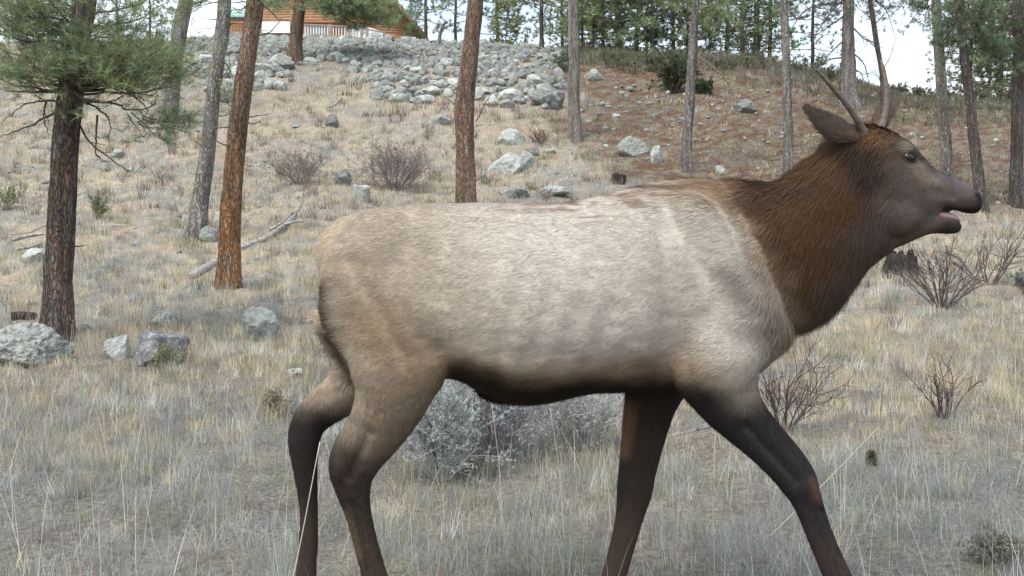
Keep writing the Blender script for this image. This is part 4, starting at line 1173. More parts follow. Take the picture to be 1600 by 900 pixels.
def boulder(x, y, w, h, mat, label, seed, sub=4, cuts=14, lo=0.6, name='boulder', sink=0.25, dy=0.9, rz=None, group=None):
    """screen box centre and size -> a rock on the ground there"""
    g_ = ground_at(x, y + h * 0.42)
    me = rock_mesh(name, seed, sub, cuts, mat=mat, lo=lo, rough=0.09)
    cc = np.empty(len(me.vertices) * 3, np.float32); me.vertices.foreach_get('co', cc); cc = cc.reshape(-1, 3)
    if rz is not None: cc = cc @ np.array(Matrix.Rotation(rz, 3, 'Y')).T
    ext = (cc.max(0) - cc.min(0)) / 2; cc = (cc - (cc.max(0) + cc.min(0)) / 2) / ext
    s = g_[1] / F
    w = w * 1.08; sz = h * 1.12 * s / 2 * (1 + sink); cc = cc * np.array([w * s / 2, w * s / 2 * dy, sz])
    me.vertices.foreach_set('co', np.ascontiguousarray(cc, dtype=np.float32).ravel()); me.update()
    o = link(name, me); o.location = (g_[0], g_[1] + w * s * 0.2, g_[2] + sz * (1 - 2 * sink) * 0.9)
    return tag(o, label, 'boulder' if name == 'boulder' else 'stone', group)


boulder(38, 545, 112, 66, 'rock_lichen', 'large lichen-mottled boulder at the foot of the far left pine', 301, 5, 12, rz=0.5)
boulder(125, 518, 30, 18, 'rock_lichen', 'small lichened rock just right of the far left pine\'s base', 302)
boulder(181, 546, 34, 38, 'rock_pale', 'small pale upright stone in the grass between the far left pine and the dark rock', 303)
boulder(242, 550, 78, 54, 'rock_dark', 'dark low rock with weeds in front of a paler rock', 304, 4, 10)
boulder(257, 503, 40, 34, 'rock_lichen', 'grey rock directly behind the dark weedy rock', 305)
boulder(405, 512, 56, 54, 'rock_pale', 'rounded pale blue-grey boulder alone in the straw grass left of the elk\'s rump', 306, 4, 20, 0.75)
boulder(535, 279, 27, 26, 'rock_pale', 'pale rock up the slope, left of two above the elk\'s rump', 307)
boulder(564, 304, 27, 24, 'rock_pale', 'white pointed rock just above the elk\'s rump', 308)
boulder(795, 258, 70, 34, 'rock_pale', 'large pale slanting boulder right of the crooked centre pine', 309)
boulder(822, 252, 22, 30, 'rock_pale', 'narrow rock leaning on the right side of the large slanting boulder', 310)
boulder(798, 215, 40, 26, 'rock_bank', 'pale rock above the large slanting boulder', 311)
boulder(834, 239, 14, 12, 'rock_pale', 'small white stone right above the narrow leaning rock', 312, 3, name='stone')
boulder(859, 238, 17, 8, 'rock_pale', 'small flat stone left of the tan-grey pine\'s base', 313, 3, name='stone')
boulder(805, 303, 46, 18, 'rock_lichen', 'low grey rock in the grass just above the middle of the elk\'s back', 314)
boulder(868, 299, 50, 16, 'rock_lichen', 'second low grey rock above the elk\'s back, toward the small stump', 315)
boulder(989, 230, 46, 30, 'rock_lichen', 'broad grey rock right of the tan-grey pine', 316)
boulder(1026, 243, 18, 28, 'rock_pale', 'small upright grey stone beside the broad grey rock', 317)
boulder(1166, 168, 34, 22, 'rock_lichen', 'squared grey rock high on the slope below the fallen branch', 318)
boulder(864, 158, 36, 30, 'rock_dark', 'dark grey rock at the lower right end of the rock bank', 319, 4, 10)
boulder(928, 118, 30, 18, 'rock_lichen', 'grey rock under the bushy pines at the crest', 320)
boulder(1126, 268, 15, 13, 'rock_pale', 'small white stone right of the slim leaning grey pine', 321, 3, name='stone')
boulder(518, 190, 20, 20, 'rock_pale', 'small pale rock halfway up the slope above the fallen log', 322)
boulder(325, 368, 28, 24, 'rock_pale', 'white rock between the grey leaning pine and the orange-barked pine', 323)
boulder(52, 402, 34, 24, 'rock_pale', 'faint grey rock left of the far left pine', 324)
boulder(281, 180, 17, 20, 'rock_pale', 'small white rock right of the pale trunk behind the left branches', 325)
boulder(208, 266, 22, 10, 'rock_pale', 'small flat pale rock between the far left pine and the grey leaning pine', 326)
boulder(460, 584, 24, 14, 'rock_lichen', 'faint pale stone in tall straw grass near the elk\'s hind leg', 327)
boulder(690, 188, 26, 16, 'rock_pale', 'pale rock just left of the crooked centre pine', 328)
boulder(183, 240, 18, 14, 'rock_pale', 'small grey rock seen under the bare twigs of the far left pine', 329)

# loose stones of the brown slope
pts_ = [(907, 168), (938, 165), (972, 148), (979, 152), (1000, 162), (951, 169), (963, 183), (946, 203), (945, 201), (1012, 144), (1043, 147), (1060, 156), (1113, 137), (1067, 187), (1051, 190), (1144, 173), (1106, 184), (1095, 195), (1062, 188), (1106, 185), (930, 202), (985, 142), (920, 190), (1163, 218), (1095, 240), (935, 180), (1095, 130), (912, 156), (1010, 205), (1130, 205), (1186, 190), (1200, 225)]
sl = [(x, y, rg.uniform(2.5, 6)) for x, y in pts_]
while len(sl) < 230:
    x, y = rg.uniform(890, 1600), rg.uniform(135, 320)
    if x > 1250 and rg.random() < 0.55: continue
    if y > 250 and x < 1150: continue
    sl.append((x, y, 1.6 + 3.6 * rg.random() ** 2))
for i, (x, y, r) in enumerate(sl):
    g_ = ground_at(x, y); s = r * g_[1] / F
    o = link('stone', stone_meshes[i % 5]); o.scale = (s * rg.uniform(1, 1.5), s, s * rg.uniform(.6, .9)); o.rotation_euler = (rg.uniform(-.3, .3), rg.uniform(-.3, .3), rg.uniform(0, 6.28))
    o.location = (g_[0], g_[1], g_[2] + s * 0.2)
    tag(o, 'small loose pale stone on the brown needle-covered slope', 'stone', 'loose stones on the brown slope')
sl = []
while len(sl) < 110:
    x, y = rg.uniform(0, 880), rg.uniform(170, 420)
    if in_poly(x, y, BANK): continue
    sl.append((x, y, 1.5 + 4.0 * rg.random() ** 2))
for i, (x, y, r) in enumerate(sl):
    g_ = ground_at(x, y); s = r * g_[1] / F
    o = link('stone', stone_meshes[i % 5]); o.scale = (s * rg.uniform(1, 1.5), s, s * rg.uniform(.6, .9)); o.rotation_euler = (rg.uniform(-.3, .3), rg.uniform(-.3, .3), rg.uniform(0, 6.28))
    o.location = (g_[0], g_[1], g_[2] + s * 0.25)
    tag(o, 'small pale stone half buried in the straw-coloured slope', 'stone', 'small stones on the grassy slope')


# ------------------------------------------------------------------ dead wood, stumps, cone
def log(name, label, cat, line, r0, r1, mat='deadwood', lift=0.5, branches=()):
    pts = []
    for x, y in line:
        g_ = ground_at(x, y); pts.append(g_ + np.array([0, 0, r0 * lift]))
    b = pts[0].copy(); c = catmull(np.array(pts), 8)
    t = empty(name, b, label, cat)
    mb = MB(); mb.tube(c, np.linspace(r0, r1, len(c)), 12, rfun=bark_rfun(int(abs(line[0][0])), 0.1, 0, -99, .1)); mb.build('stem', M[mat], t, True, loc=b)
    for bl in branches:
        q = [ground_at(bl[0], bl[1]) + np.array([0, 0, r0])]; Yb = q[0][1]
        for x, y in bl[2]: q.append(P(x, y, Yb))
        cc = catmull(np.array(q), 4); mb = MB(); mb.tube(cc, np.linspace(r1 * .8, r1 * .25, len(cc)), 7); mb.build('branch', M[mat], t, True, loc=b)
    return t


log('fallen_log', 'weathered grey fallen log lying behind the orange-barked pine', 'log', [(300, 437), (310, 430), (335, 414), (372, 394), (420, 372), (462, 342)], 0.07, 0.045, branches=[(455, 340, [(465, 330), (474, 314)]), (420, 366, [(440, 348), (458, 330)]), (440, 358, [(470, 345), (480, 352)])])
log('fallen_branch', 'long pale stick on the slope left of the far left pine', 'branch', [(18, 378), (45, 372), (68, 368)], 0.035, 0.02)
log('fallen_branch', 'thin pale stick right behind the far left pine', 'branch', [(24, 392), (45, 388), (66, 382)], 0.03, 0.015)
log('fallen_branch', 'short pale stick between the far left pine and the grey leaning pine', 'branch', [(176, 354), (195, 354), (212, 358)], 0.03, 0.015)
log('fallen_branch', 'pale stick lying in the grass between the elk\'s front legs', 'branch', [(1050, 684), (1080, 676), (1112, 668)], 0.012, 0.006, branches=[(1066, 680, [(1062, 668), (1064, 664)]), (1090, 674, [(1098, 664), (1108, 662)])])
log('fallen_branch', 'small forked stick on the slope under the cabin rocks', 'branch', [(515, 170), (524, 164), (534, 156)], 0.06, 0.03)
log('burnt_log', 'short dark charred log left of the far left pine\'s base', 'log', [(18, 500), (36, 499), (54, 500)], 0.06, 0.05, mat='charred')


def stump(x, y, w, h, label, seed, mat='charred'):
    b = ground_at(x, y); s = b[1] / F; t = empty('tree_stump', b, label, 'stump')
    mb = MB(); zz = np.linspace(-0.06, h * s, 9); pts = np.stack([zz * 0.1, zz * 0, zz], 1) + b
    mb.tube(pts, np.linspace(w * s * .55, w * s * .45, 9), 22, rfun=bark_rfun(seed, .16, .3, b[2], w * s / 2)); mb.build('trunk', M[mat], t, True, loc=b)
    mb = MB(); rg2 = np.random.default_rng(seed)
    for i in range(9):
        a = rg2.uniform(0, 6.28); q = pts[-1] + np.array([math.cos(a), math.sin(a), 0]) * w * s * .36
        mb.tube(np.array([q - [0, 0, .05], q + [0, 0, rg2.uniform(.0, .25) * h * s]]), [w * s * .12, w * s * .04], 5)
    mb.build('splinters', M[mat], t, False, loc=b)


stump(1405, 434, 42, 36, 'dark charred stump in the grass under the elk\'s chin', 61)
stump(966, 286, 20, 13, 'small dark broken stump just above the elk\'s shoulders', 62)

b = ground_at(1361, 728); t = empty('pine_cone', b, 'small dark pine cone in the grass right of the elk\'s front leg', 'pine cone')
mb = MB(); cs = b[1] / F
core, _r = uvs(b + [0, 0, 9 * cs], 7 * cs, 1, 1, 1.2); mb.add(core, _r, (0.05, 0.035, 0.03))
mb.build('core', M['twig'], t, True, loc=b)
mb = MB()
for k in range(90):
    zt = -0.95 + 1.9 * k / 90; a = k * 2.4; rr = math.sqrt(max(0.02, 1 - zt * zt)); c0 = b + np.array([0, 0, 9 * cs + zt * 8.5 * cs])
    dv = np.array([math.cos(a) * rr, math.sin(a) * rr, zt * 0.5 + .25]); sv = np.array([-math.sin(a), math.cos(a), 0])
    tip = c0 + dv * 10.5 * cs; r_ = c0 + dv * 5 * cs
    mb.add([r_ - sv * cs, r_ + sv * cs, tip + sv * 2.2 * cs, tip - sv * 2.2 * cs, tip + [0, 0, -cs], r_ + [0, 0, -cs]], [[0, 1, 2, 3], [3, 2, 4, 4], [5, 1, 0, 0]], (0.12, 0.08, 0.06))
tag(mb.build('scales', M['twig'], t, False, loc=b), kind='stuff')


# ------------------------------------------------------------------ shrubs
def shrub(name, label, x, y, w, h, nst, col, seed, leaf=None, nleaf=0, r0=0.006, fork=3, group=None, lw=0.006, ll=0.02, depth=0.8, cat='shrub'):
    rg = np.random.default_rng(seed); b = ground_at(x, y); s = b[1] / F
    t = empty(name, b, label, cat, group); mb = MB(); tips = []
    W, H = w * s / 2, h * s

    def grow(p, d, L, r, lev):
        n = 5; pts = [p]
        dd = d.copy()
        for i in range(n):
            dd = dd + rg.normal(0, 0.13, 3) + np.array([0, 0, 0.05]); dd /= np.linalg.norm(dd); pts.append(pts[-1] + dd * L / n)
        pts = np.array(pts); mb.tube(pts, np.linspace(r, r * .45, len(pts)), 4 if r * F / b[1] < 1.6 else 6, np.array(col) * rg.uniform(.75, 1.25), cap=False)
        for q in pts[2:]: tips.append((q, dd))
        if lev > 0:
            for k in range(fork):
                i = rg.integers(2, n + 1); nd = dd + rg.normal(0, 0.5, 3); nd /= np.linalg.norm(nd)
                grow(pts[i], nd, L * rg.uniform(.4, .7), r * .55, lev - 1)
    for i in range(nst):
        a = rg.uniform(0, 6.28); q = rg.uniform(0, 1) ** 0.6
        e = np.array([math.cos(a) * W * q, math.sin(a) * W * q * depth, H * rg.uniform(.7, 1.0) * (1 - .35 * q * q)])
        p = b + np.array([e[0] * .15, e[1] * .15, -0.02]); L = np.linalg.norm(e)
        grow(p, e / L, L * .72, r0, 2)
    mb.build('stems', M['twig'], t, False, loc=b)
    if nleaf:
        tp = np.array([x_[0] for x_ in tips]); td = np.array([x_[1] for x_ in tips]); idx = rg.integers(0, len(tp), nleaf)
        Vn, Tn, Cn = needles_geo(tp[idx] + rg.normal(0, .012, (nleaf, 3)), td[idx], 5, ll, lw, np.array(leaf), rg, 1.0, .2, 0)
        m2 = MB(); m2.add(Vn, Tn, Cn); m2.build('leaves', M['grass'], t, False, loc=b)
    return t


shrub('bare_shrub', 'bare dark-twigged shrub in front of the elk\'s chest', 1218, 678, 190, 165, 17, (0.085, 0.065, 0.065), 401, r0=0.006)
shrub('bare_shrub', 'small bare upright shrub alone in the grass at the right', 1473, 655, 90, 110, 11, (0.09, 0.07, 0.07), 402, r0=0.006)
shrub('bare_shrub', 'wide bare shrub beside the charred stump under the elk\'s muzzle', 1470, 480, 190, 125, 22, (0.1, 0.08, 0.08), 403, r0=0.010)
shrub('bare_shrub', 'bare shrub reaching toward the right edge below the dark pine', 1545, 445, 150, 105, 15, (0.1, 0.08, 0.08), 404, r0=0.010)
shrub('sagebrush', 'silvery blue sagebrush under the elk\'s belly near its hind leg', 690, 750, 130, 175, 50, (0.42, 0.42, 0.4), 405, (0.4, 0.44, 0.43), 3800, r0=0.0035)
shrub('sagebrush', 'dense dark-stemmed sagebrush under the middle of the belly', 780, 715, 230, 150, 80, (0.24, 0.22, 0.24), 406, (0.34, 0.36, 0.37), 2800, r0=0.0035)
shrub('sagebrush', 'grey-white stemmed sagebrush under the belly toward the front leg', 905, 705, 170, 150, 70, (0.45, 0.44, 0.42), 407, (0.4, 0.42, 0.4), 2400, r0=0.0035)
shrub('twiggy_shrub', 'rounded purple-grey twiggy shrub above the elk\'s rump', 615, 298, 150, 75, 60, (0.24, 0.2, 0.2), 408, (0.28, 0.27, 0.22), 1500, r0=0.008, lw=.012, ll=.05, fork=4)
shrub('twiggy_shrub', 'purple-grey twiggy shrub right of the orange-barked pine', 465, 288, 110, 55, 34, (0.26, 0.22, 0.22), 409, (0.3, 0.28, 0.22), 1200, r0=0.008, lw=.012, ll=.05, fork=4)
shrub('twiggy_shrub', 'low brown shrub below the tall rocks at the centre pine', 845, 225, 46, 28, 22, (0.2, 0.13, 0.1), 410, r0=0.012)
shrub('juniper_bush', 'dark green juniper bush left of the slim leaning grey pine', 1052, 146, 62, 68, 40, (0.1, 0.08, 0.06), 411, (0.10, 0.13, 0.07), 2200, r0=0.02, lw=0.03, ll=0.1)
shrub('juniper_bush', 'low dark bush right of the slim leaning grey pine', 1098, 146, 38, 24, 24, (0.1, 0.08, 0.06), 412, (0.11, 0.14, 0.08), 700, r0=0.02, lw=0.03, ll=0.1)
shrub('green_shrub', 'small green shrub between the far left pine and the grey leaning pine', 152, 345, 44, 48, 18, (0.15, 0.14, 0.1), 413, (0.19, 0.23, 0.12), 600, r0=0.006, lw=.01, ll=.035)
shrub('weeds', 'leafy green weeds growing over the front of the dark rock', 262, 580, 60, 48, 16, (0.2, 0.18, 0.1), 414, (0.26, 0.27, 0.15), 600, r0=0.003, lw=.008, ll=.02, cat='weeds')
shrub('green_shrub', 'dark blue-green shrub at the right edge of the meadow', 1606, 460, 50, 50, 16, (0.12, 0.12, 0.12), 415, (0.15, 0.18, 0.17), 500, r0=0.006, lw=.01, ll=.03)
shrub('green_shrub', 'faint green brush at the left edge of the slope', 8, 330, 44, 50, 16, (0.2, 0.19, 0.14), 416, (0.2, 0.23, 0.14), 500, r0=0.006, lw=.01, ll=.035)
shrub('weeds', 'tangle of dark weeds at the lower right corner of the meadow', 1560, 880, 110, 60, 20, (0.15, 0.13, 0.12), 417, (0.2, 0.2, 0.16), 500, r0=0.003, cat='weeds')
shrub('weeds', 'dark weedy clump just behind the elk\'s far hind leg', 432, 650, 60, 46, 18, (0.12, 0.1, 0.08), 418, (0.3, 0.27, 0.17), 400, r0=0.003, cat='weeds')
rg = np.random.default_rng(5)
crest_labels = ['brush on the crest left of the slim leaning grey pine', 'brush on the crest below the bushiest pine', 'brush between the crest pines and the second slim pale trunk', 'brush on the crest right of the second slim pale trunk', 'brush just left of the pine behind the elk\'s ears',
                'brush on the skyline right of the thin crooked sapling', 'brush on the skyline under the open white sky', 'brush on the skyline behind the pine at the elk\'s nose', 'brush on the skyline between the two leaning right-hand pines', 'brush on the skyline near the right edge pine', 'brush at the right end of the rock bank', 'brush above the fallen branch on the crest']
for i, (x, y, w, h) in enumerate([(1020, 112, 60, 26), (960, 108, 70, 34), (1175, 108, 90, 26), (1262, 116, 60, 30), (1295, 128, 60, 30), (1405, 146, 40, 16), (1440, 150, 40, 14), (1480, 154, 50, 16), (1525, 158, 50, 18), (1575, 158, 60, 24), (884, 112, 40, 34), (1130, 110, 60, 24)]):
    shrub('brush', 'grey-green ' + crest_labels[i], x, y, w, h, 18, (0.16, 0.13, 0.11), 430 + i, (0.17, 0.2, 0.12) if i < 5 or i > 9 else (0.24, 0.22, 0.16), 420, r0=0.008, lw=.03, ll=.08, group='brush along the crest')


# ------------------------------------------------------------------ grass
def blades(X, Y, H, Wd, seg, lean, col, rg, bend=0.5):
    n = len(X); Z = height(X, Y)
    base = np.stack([X, Y, Z - 0.005], 1)
    az = rg.uniform(0, 2 * np.pi, n); ld = np.stack([np.cos(az), np.sin(az), np.zeros(n)], 1) if lean.ndim == 1 else None
    if ld is None:
        ld = np.concatenate([lean, np.zeros((n, 1))], 1); lm = np.linalg.norm(ld, axis=1)
    else: lm = lean
    if lean.ndim != 1: ldn = ld / (lm[:, None] + 1e-9)
    else: ldn = ld
    fa = rg.uniform(0, np.pi, n); sd_ = np.stack([np.cos(fa), np.sin(fa) * 0.6, np.zeros(n)], 1)
    rows = []; 
    for k in range(seg):
        t = k / seg
        c = base + ldn * (lm * H * (t * (1 - bend) + t * t * bend))[:, None] + np.array([0, 0, 1.0]) * (H * (t - 0.12 * t * t * np.minimum(lm, 2)))[:, None]
        w = (Wd / 2 * (1 - t * 0.75))[:, None]
        rows += [c - sd_ * w, c + sd_ * w]
    t = 1.0
    rows.append(base + ldn * (lm * H)[:, None] + np.array([0, 0, 1.0]) * (H * (1 - 0.12 * np.minimum(lm, 2)))[:, None])
    m = 2 * seg + 1
    V = np.stack(rows, 1).reshape(-1, 3); o = (np.arange(n) * m)[:, None, None]
    tt = []
    for k in range(seg - 1):
        a = 2 * k; tt += [[a, a + 1, a + 3], [a, a + 3, a + 2]]
    a = 2 * (seg - 1); tt.append([a, a + 1, a + 2])
    T = (np.array(tt)[None] + o).reshape(-1, 3)
    return V, T, np.repeat(col, m, 0)


def clump_field(y0, y1, dens, bl, seg, hmin, hmax, wd, rg, umax=0.74):
    area = umax * (y1 * y1 - y0 * y0) + 2 * 0.6 * (y1 - y0)
    n = int(area * dens)
    Yc = np.sqrt(rg.uniform(y0 * y0, y1 * y1, n)); Xc = rg.uniform(-1, 1, n) * (umax * Yc + 0.6)
    f1 = fbm(Xc * 0.55 + 3, Yc * 0.55, 3, 51); f2 = fbm(Xc * 1.9, Yc * 1.9, 3, 52)
    L = litter_mask(Xc, Yc)
    px_, py_ = proj(np.stack([Xc, Yc, height(Xc, Yc)], 1))
    bank = in_poly(px_, py_, BANK)
    keep = (rg.random(n) < (0.35 + 1.3 * sst(0.35, 0.62, f2)) * (1 - 0.86 * L)) & (~bank | (rg.random(n) < 0.12))
    Xc, Yc, f1, f2, L = Xc[keep], Yc[keep], f1[keep], f2[keep], L[keep]; n = len(Xc)
    r = rg.random(n)
    # colour: straw uphill and left-centre, greyer in the near meadow
    near = sst(7.6, 4.6, Yc)
    ws = np.clip(0.72 - 0.62 * near + 0.6 * (f1 - 0.5) * 2, 0.05, 1)
    cc = np.where((r < ws)[:, None], STRAW, GREYG)
    cc = np.where((rg.random(n) < 0.18)[:, None], STRAWP, cc)
    cc = np.where((rg.random(n) < 0.16 + 0.04 * near)[:, None], OLIVE, cc)
    cc = np.where((rg.random(n) < 0.12)[:, None], PURP, cc)
    cc = np.where((rg.random(n) < 0.22 * near)[:, None], TEAL, cc)
    cc = cc * rg.normal(1, 0.2, n)[:, None].clip(.6, 1.5)
    hc = hmin + (hmax - hmin) * (0.25 + 0.75 * f2) * rg.uniform(0.4, 1.2, n)
    k = bl
    X = np.repeat(Xc, k) + rg.normal(0, 0.03 + 0.0012 * y1, n * k); Y = np.repeat(Yc, k) + rg.normal(0, 0.03 + 0.0012 * y1, n * k)
    H = np.repeat(hc, k) * rg.uniform(0.45, 1.2, n * k)
    col = np.repeat(cc, k, 0) * rg.normal(1, 0.17, n * k)[:, None].clip(.5, 1.6)
    le = np.abs(rg.normal(0.25, 0.4, n * k))
    W = rg.uniform(0.6, 1.3, n * k) * wd
    return blades(X, Y, H, W, seg, le, np.clip(col, .02, .8), rg)


rg = np.random.default_rng(99)
mb = MB()
mb.add(*clump_field(2.4, 6.5, 85, 34, 3, 0.035, 0.20, 0.0020, rg))
mb.add(*clump_field(6.5, 11, 62, 28, 2, 0.05, 0.23, 0.0032, rg))
mb.add(*clump_field(11, 20, 36, 20, 2, 0.06, 0.24, 0.006, rg))
mb.add(*clump_field(20, 33, 26, 14, 1, 0.07, 0.20, 0.011, rg))
mb.add(*clump_field(33, 58, 10, 12, 1, 0.08, 0.26, 0.02, rg))
tag(mb.build('dry_grass', M['grass']), 'dry straw and grey bunchgrass covering the meadow and slope', 'grass', kind='stuff')
# darker weeds, forbs and dead stalks scattered between the grass
SV = (STRAW, STRAWP, GREYG, OLIVE, PURP, TEAL)
STRAW, STRAWP, GREYG, OLIVE, PURP, TEAL = [np.array(x) for x in ((.2, .15, .11), (.26, .2, .14), (.16, .14, .14), (.15, .17, .08), (.2, .15, .15), (.16, .19, .14))]
mb = MB()
mb.add(*clump_field(3.4, 9, 5, 26, 3, 0.04, 0.16, 0.0024, rg))
mb.add(*clump_field(9, 20, 2.6, 26, 2, 0.08, 0.3, 0.006, rg))
mb.add(*clump_field(20, 34, 2.0, 22, 1, 0.12, 0.42, 0.014, rg))
mb.add(*clump_field(33, 56, 0.8, 22, 1, 0.15, 0.5, 0.024, rg))
tag(mb.build('weeds', M['grass']), 'dark dead weeds and forbs scattered through the grass', 'weeds', kind='stuff')
STRAW, STRAWP, GREYG, OLIVE, PURP, TEAL = SV
# thatch: flattened straws
n = 190000; Yt = 2.4 + (12 - 2.4) * rg.random(n) ** 1.15; Xt = rg.uniform(-1, 1, n) * (.6 * Yt + .5)
az = rg.uniform(0, 6.28, n); Lm = rg.uniform(1.5, 6, n); le = np.stack([np.cos(az) * Lm, np.sin(az) * Lm], 1)
pick = rg.random(n); cc = np.where((pick < .4)[:, None], GREYG, np.where((pick < .68)[:, None], STRAWP, np.where((pick < .85)[:, None], PURP * .8, TEAL))) * rg.uniform(.3, 1.15, n)[:, None]
mb = MB(); mb.add(*blades(Xt, Yt, rg.uniform(.006, .035, n), np.full(n, .0018) * (0.7 + Yt * .12), 1, le, cc, rg))
tag(mb.build('thatch', M['grass']), 'matted grey dead grass lying flat on the meadow', 'grass', kind='stuff')
n = 170000; Yt = 2.6 + 7.5 * rg.random(n) ** 1.3; Xt = rg.uniform(-1, 1, n) * (.6 * Yt + .3)
pick = rg.random(n); cc = np.where((pick < .3)[:, None], GREYG * .8, np.where((pick < .55)[:, None], STRAWP, np.where((pick < .75)[:, None], [.13, .11, .1], PURP * .9))) * rg.uniform(.5, 1.25, n)[:, None]
mb = MB(); mb.add(*blades(Xt, Yt, rg.uniform(.01, .055, n), np.full(n, .0014) * (0.7 + Yt * .13), 1, np.abs(rg.normal(.6, 1.0, n)), cc, rg))
tag(mb.build('stubble', M['grass']), 'short tangled stubble and twigs between the grass tufts', 'grass', kind='stuff')
# tall seed stems
n = 1500; Yt = 2.6 + 9 * rg.random(n); Xt = rg.uniform(-1, 1, n) * (.56 * Yt)
mb = MB(); mb.add(*blades(Xt, Yt, rg.uniform(.2, .42, n), np.full(n, .0026), 4, np.abs(rg.normal(.2, .3, n)), np.tile(STRAWP * 1.1, (n, 1)) * rg.uniform(.7, 1.15, n)[:, None], rg))
tag(mb.build('seed_stems', M['grass']), 'tall pale grass stems standing above the meadow', 'grass', kind='stuff')
# needle litter and small debris on the brown slope
n = 120000; Yt = np.sqrt(rg.uniform(19 ** 2, 42 ** 2, n)); Xt = rg.uniform(-.05, .6, n) * Yt
keep = rg.random(n) < litter_mask(Xt, Yt); Xt, Yt = Xt[keep], Yt[keep]; n = len(Xt)
az = rg.uniform(0, 6.28, n); Lm = rg.uniform(1, 4, n); le = np.stack([np.cos(az) * Lm, np.sin(az) * Lm], 1); pick = rg.random(n)
cc = np.where((pick < .35)[:, None], [.22, .11, .065], np.where((pick < .6)[:, None], [.34, .3, .25], np.where((pick < .88)[:, None], [.08, .085, .05], [.5, .48, .44]))) * rg.uniform(.6, 1.3, n)[:, None]
mb = MB(); mb.add(*blades(Xt, Yt, rg.uniform(.015, .06, n), np.full(n, .022), 1, le, cc, rg))
tag(mb.build('needle_litter', M['grass']), 'red-brown pine needle litter on the right-hand slope', 'litter', kind='stuff')
# underbrush and rubble along the right-hand crest
n = 650; uu = rg.uniform(885, 1640, n); Yc = np.interp((uu - 800) / F, _CU, _CY) - rg.uniform(-1.5, 6, n) * rg.random(n) ** .6; Xc = (uu - 800) / F * Yc
k = 46; X = np.repeat(Xc, k) + rg.normal(0, .22, n * k); Yg = np.repeat(Yc, k) + rg.normal(0, .22, n * k); pick = rg.random(n)
cc = np.where((pick < .4)[:, None], [.14, .16, .10], np.where((pick < .7)[:, None], [.24, .22, .2], np.where((pick < .85)[:, None], [.2, .14, .1], [.28, .26, .18])))
cc = np.repeat(cc * rg.uniform(.6, 1.3, n)[:, None], k, 0) * rg.uniform(.6, 1.4, n * k)[:, None]
mb = MB(); mb.add(*blades(X, Yg, np.repeat(rg.uniform(.1, .7, n) * np.interp(uu, [1150, 1350], [1, .4]), k) * rg.uniform(.4, 1.1, n * k), rg.uniform(.015, .035, n * k), 2, np.abs(rg.normal(.4, .5, n * k)), cc, rg))
tag(mb.build('underbrush', M['grass']), 'low mixed brush along the skyline of the right-hand slope', 'brush', kind='stuff')
# near individual stems crossing the legs
stems = [(500, 690, 452, 900, 2.75), (300, 820, 325, 890, 4.2), (1395, 770, 1440, 880, 3.9), (1370, 670, 1300, 740, 4.5), (860, 640, 872, 760, 4.3), (768, 630, 775, 720, 4.4)]
for i, (x1, y1, x0, y0, Y_) in enumerate(stems):
    p1 = P(x1, y1, Y_); p0 = P(x0, y0, Y_); d = (p0 - p1); k = (p1[2] - float(height(p0[0], Y_))) / max(p1[2] - p0[2], .05); p0 = p1 + d * max(k, 1)
    mid = (p0 + p1) / 2 + np.array([0.012, 0, 0.004]); c = catmull(np.array([p0, mid, p1]), 6); mb = MB(); mb.tube(c, np.linspace(.0022, .0012, len(c)), 5, STRAWP)
    o = mb.build('grass_stem', M['grass'], None, True, loc=p0)
    tag(o, ['long pale grass stem crossing in front of the elk\'s far hind leg', 'leaning straw stem at the lower left of the meadow', 'leaning pale stem at the lower right of the meadow', 'slanting pale stem just right of the elk\'s front knee', 'upright pale stem under the rear of the belly fold', 'upright pale stem in front of the dark sagebrush'][i], 'grass stem')

# ------------------------------------------------------------------ cabin on the platform
HY = 60.0
M['log_o'] = plain('varnished_logs', (0.54, 0.32, 0.19), 0.55, 0.4, 0.3, 3, (1, 1, 6))
M['white'] = plain('white_paint', (0.8, 0.8, 0.78), 0.6, 0.3, 0.04)
M['wood_grey'] = plain('deck_wood', (0.3, 0.27, 0.24), 0.8, 0.2, 0.25, 4)
M['wood_orange'] = plain('stained_rail', (0.42, 0.2, 0.1), 0.7, 0.3, 0.2, 4)
M['teal_roof'] = plain('teal_metal_roof', (0.25, 0.52, 0.48), 0.4, 0.4, 0.08)
m, nt, b_ = new_mat('window_glass', 0.1, 0.5); b_.inputs['Base Color'].default_value = (0.5, 0.55, 0.56, 1); M['glass'] = m
hb = P(480, 60, HY); cab = empty('log_cabin', hb, 'orange log cabin with a white lower wall at the top of the rock bank', 'cabin')
def HP(x, y, dY=0.0): return P(x, y, HY + dY)
pxm = HY / F
def hbox(name, x0, y0, x1, y1, dY, th, mat, parent, holder):
    a = HP(x0, y0, dY); c = HP(x1, y1, dY); mb = MB(); ce = (a + c) / 2
    mb.box(ce + [0, th / 2, 0], (abs(c[0] - a[0]), th, abs(a[2] - c[2]))); return mb.build(name, M[mat], parent, loc=holder)
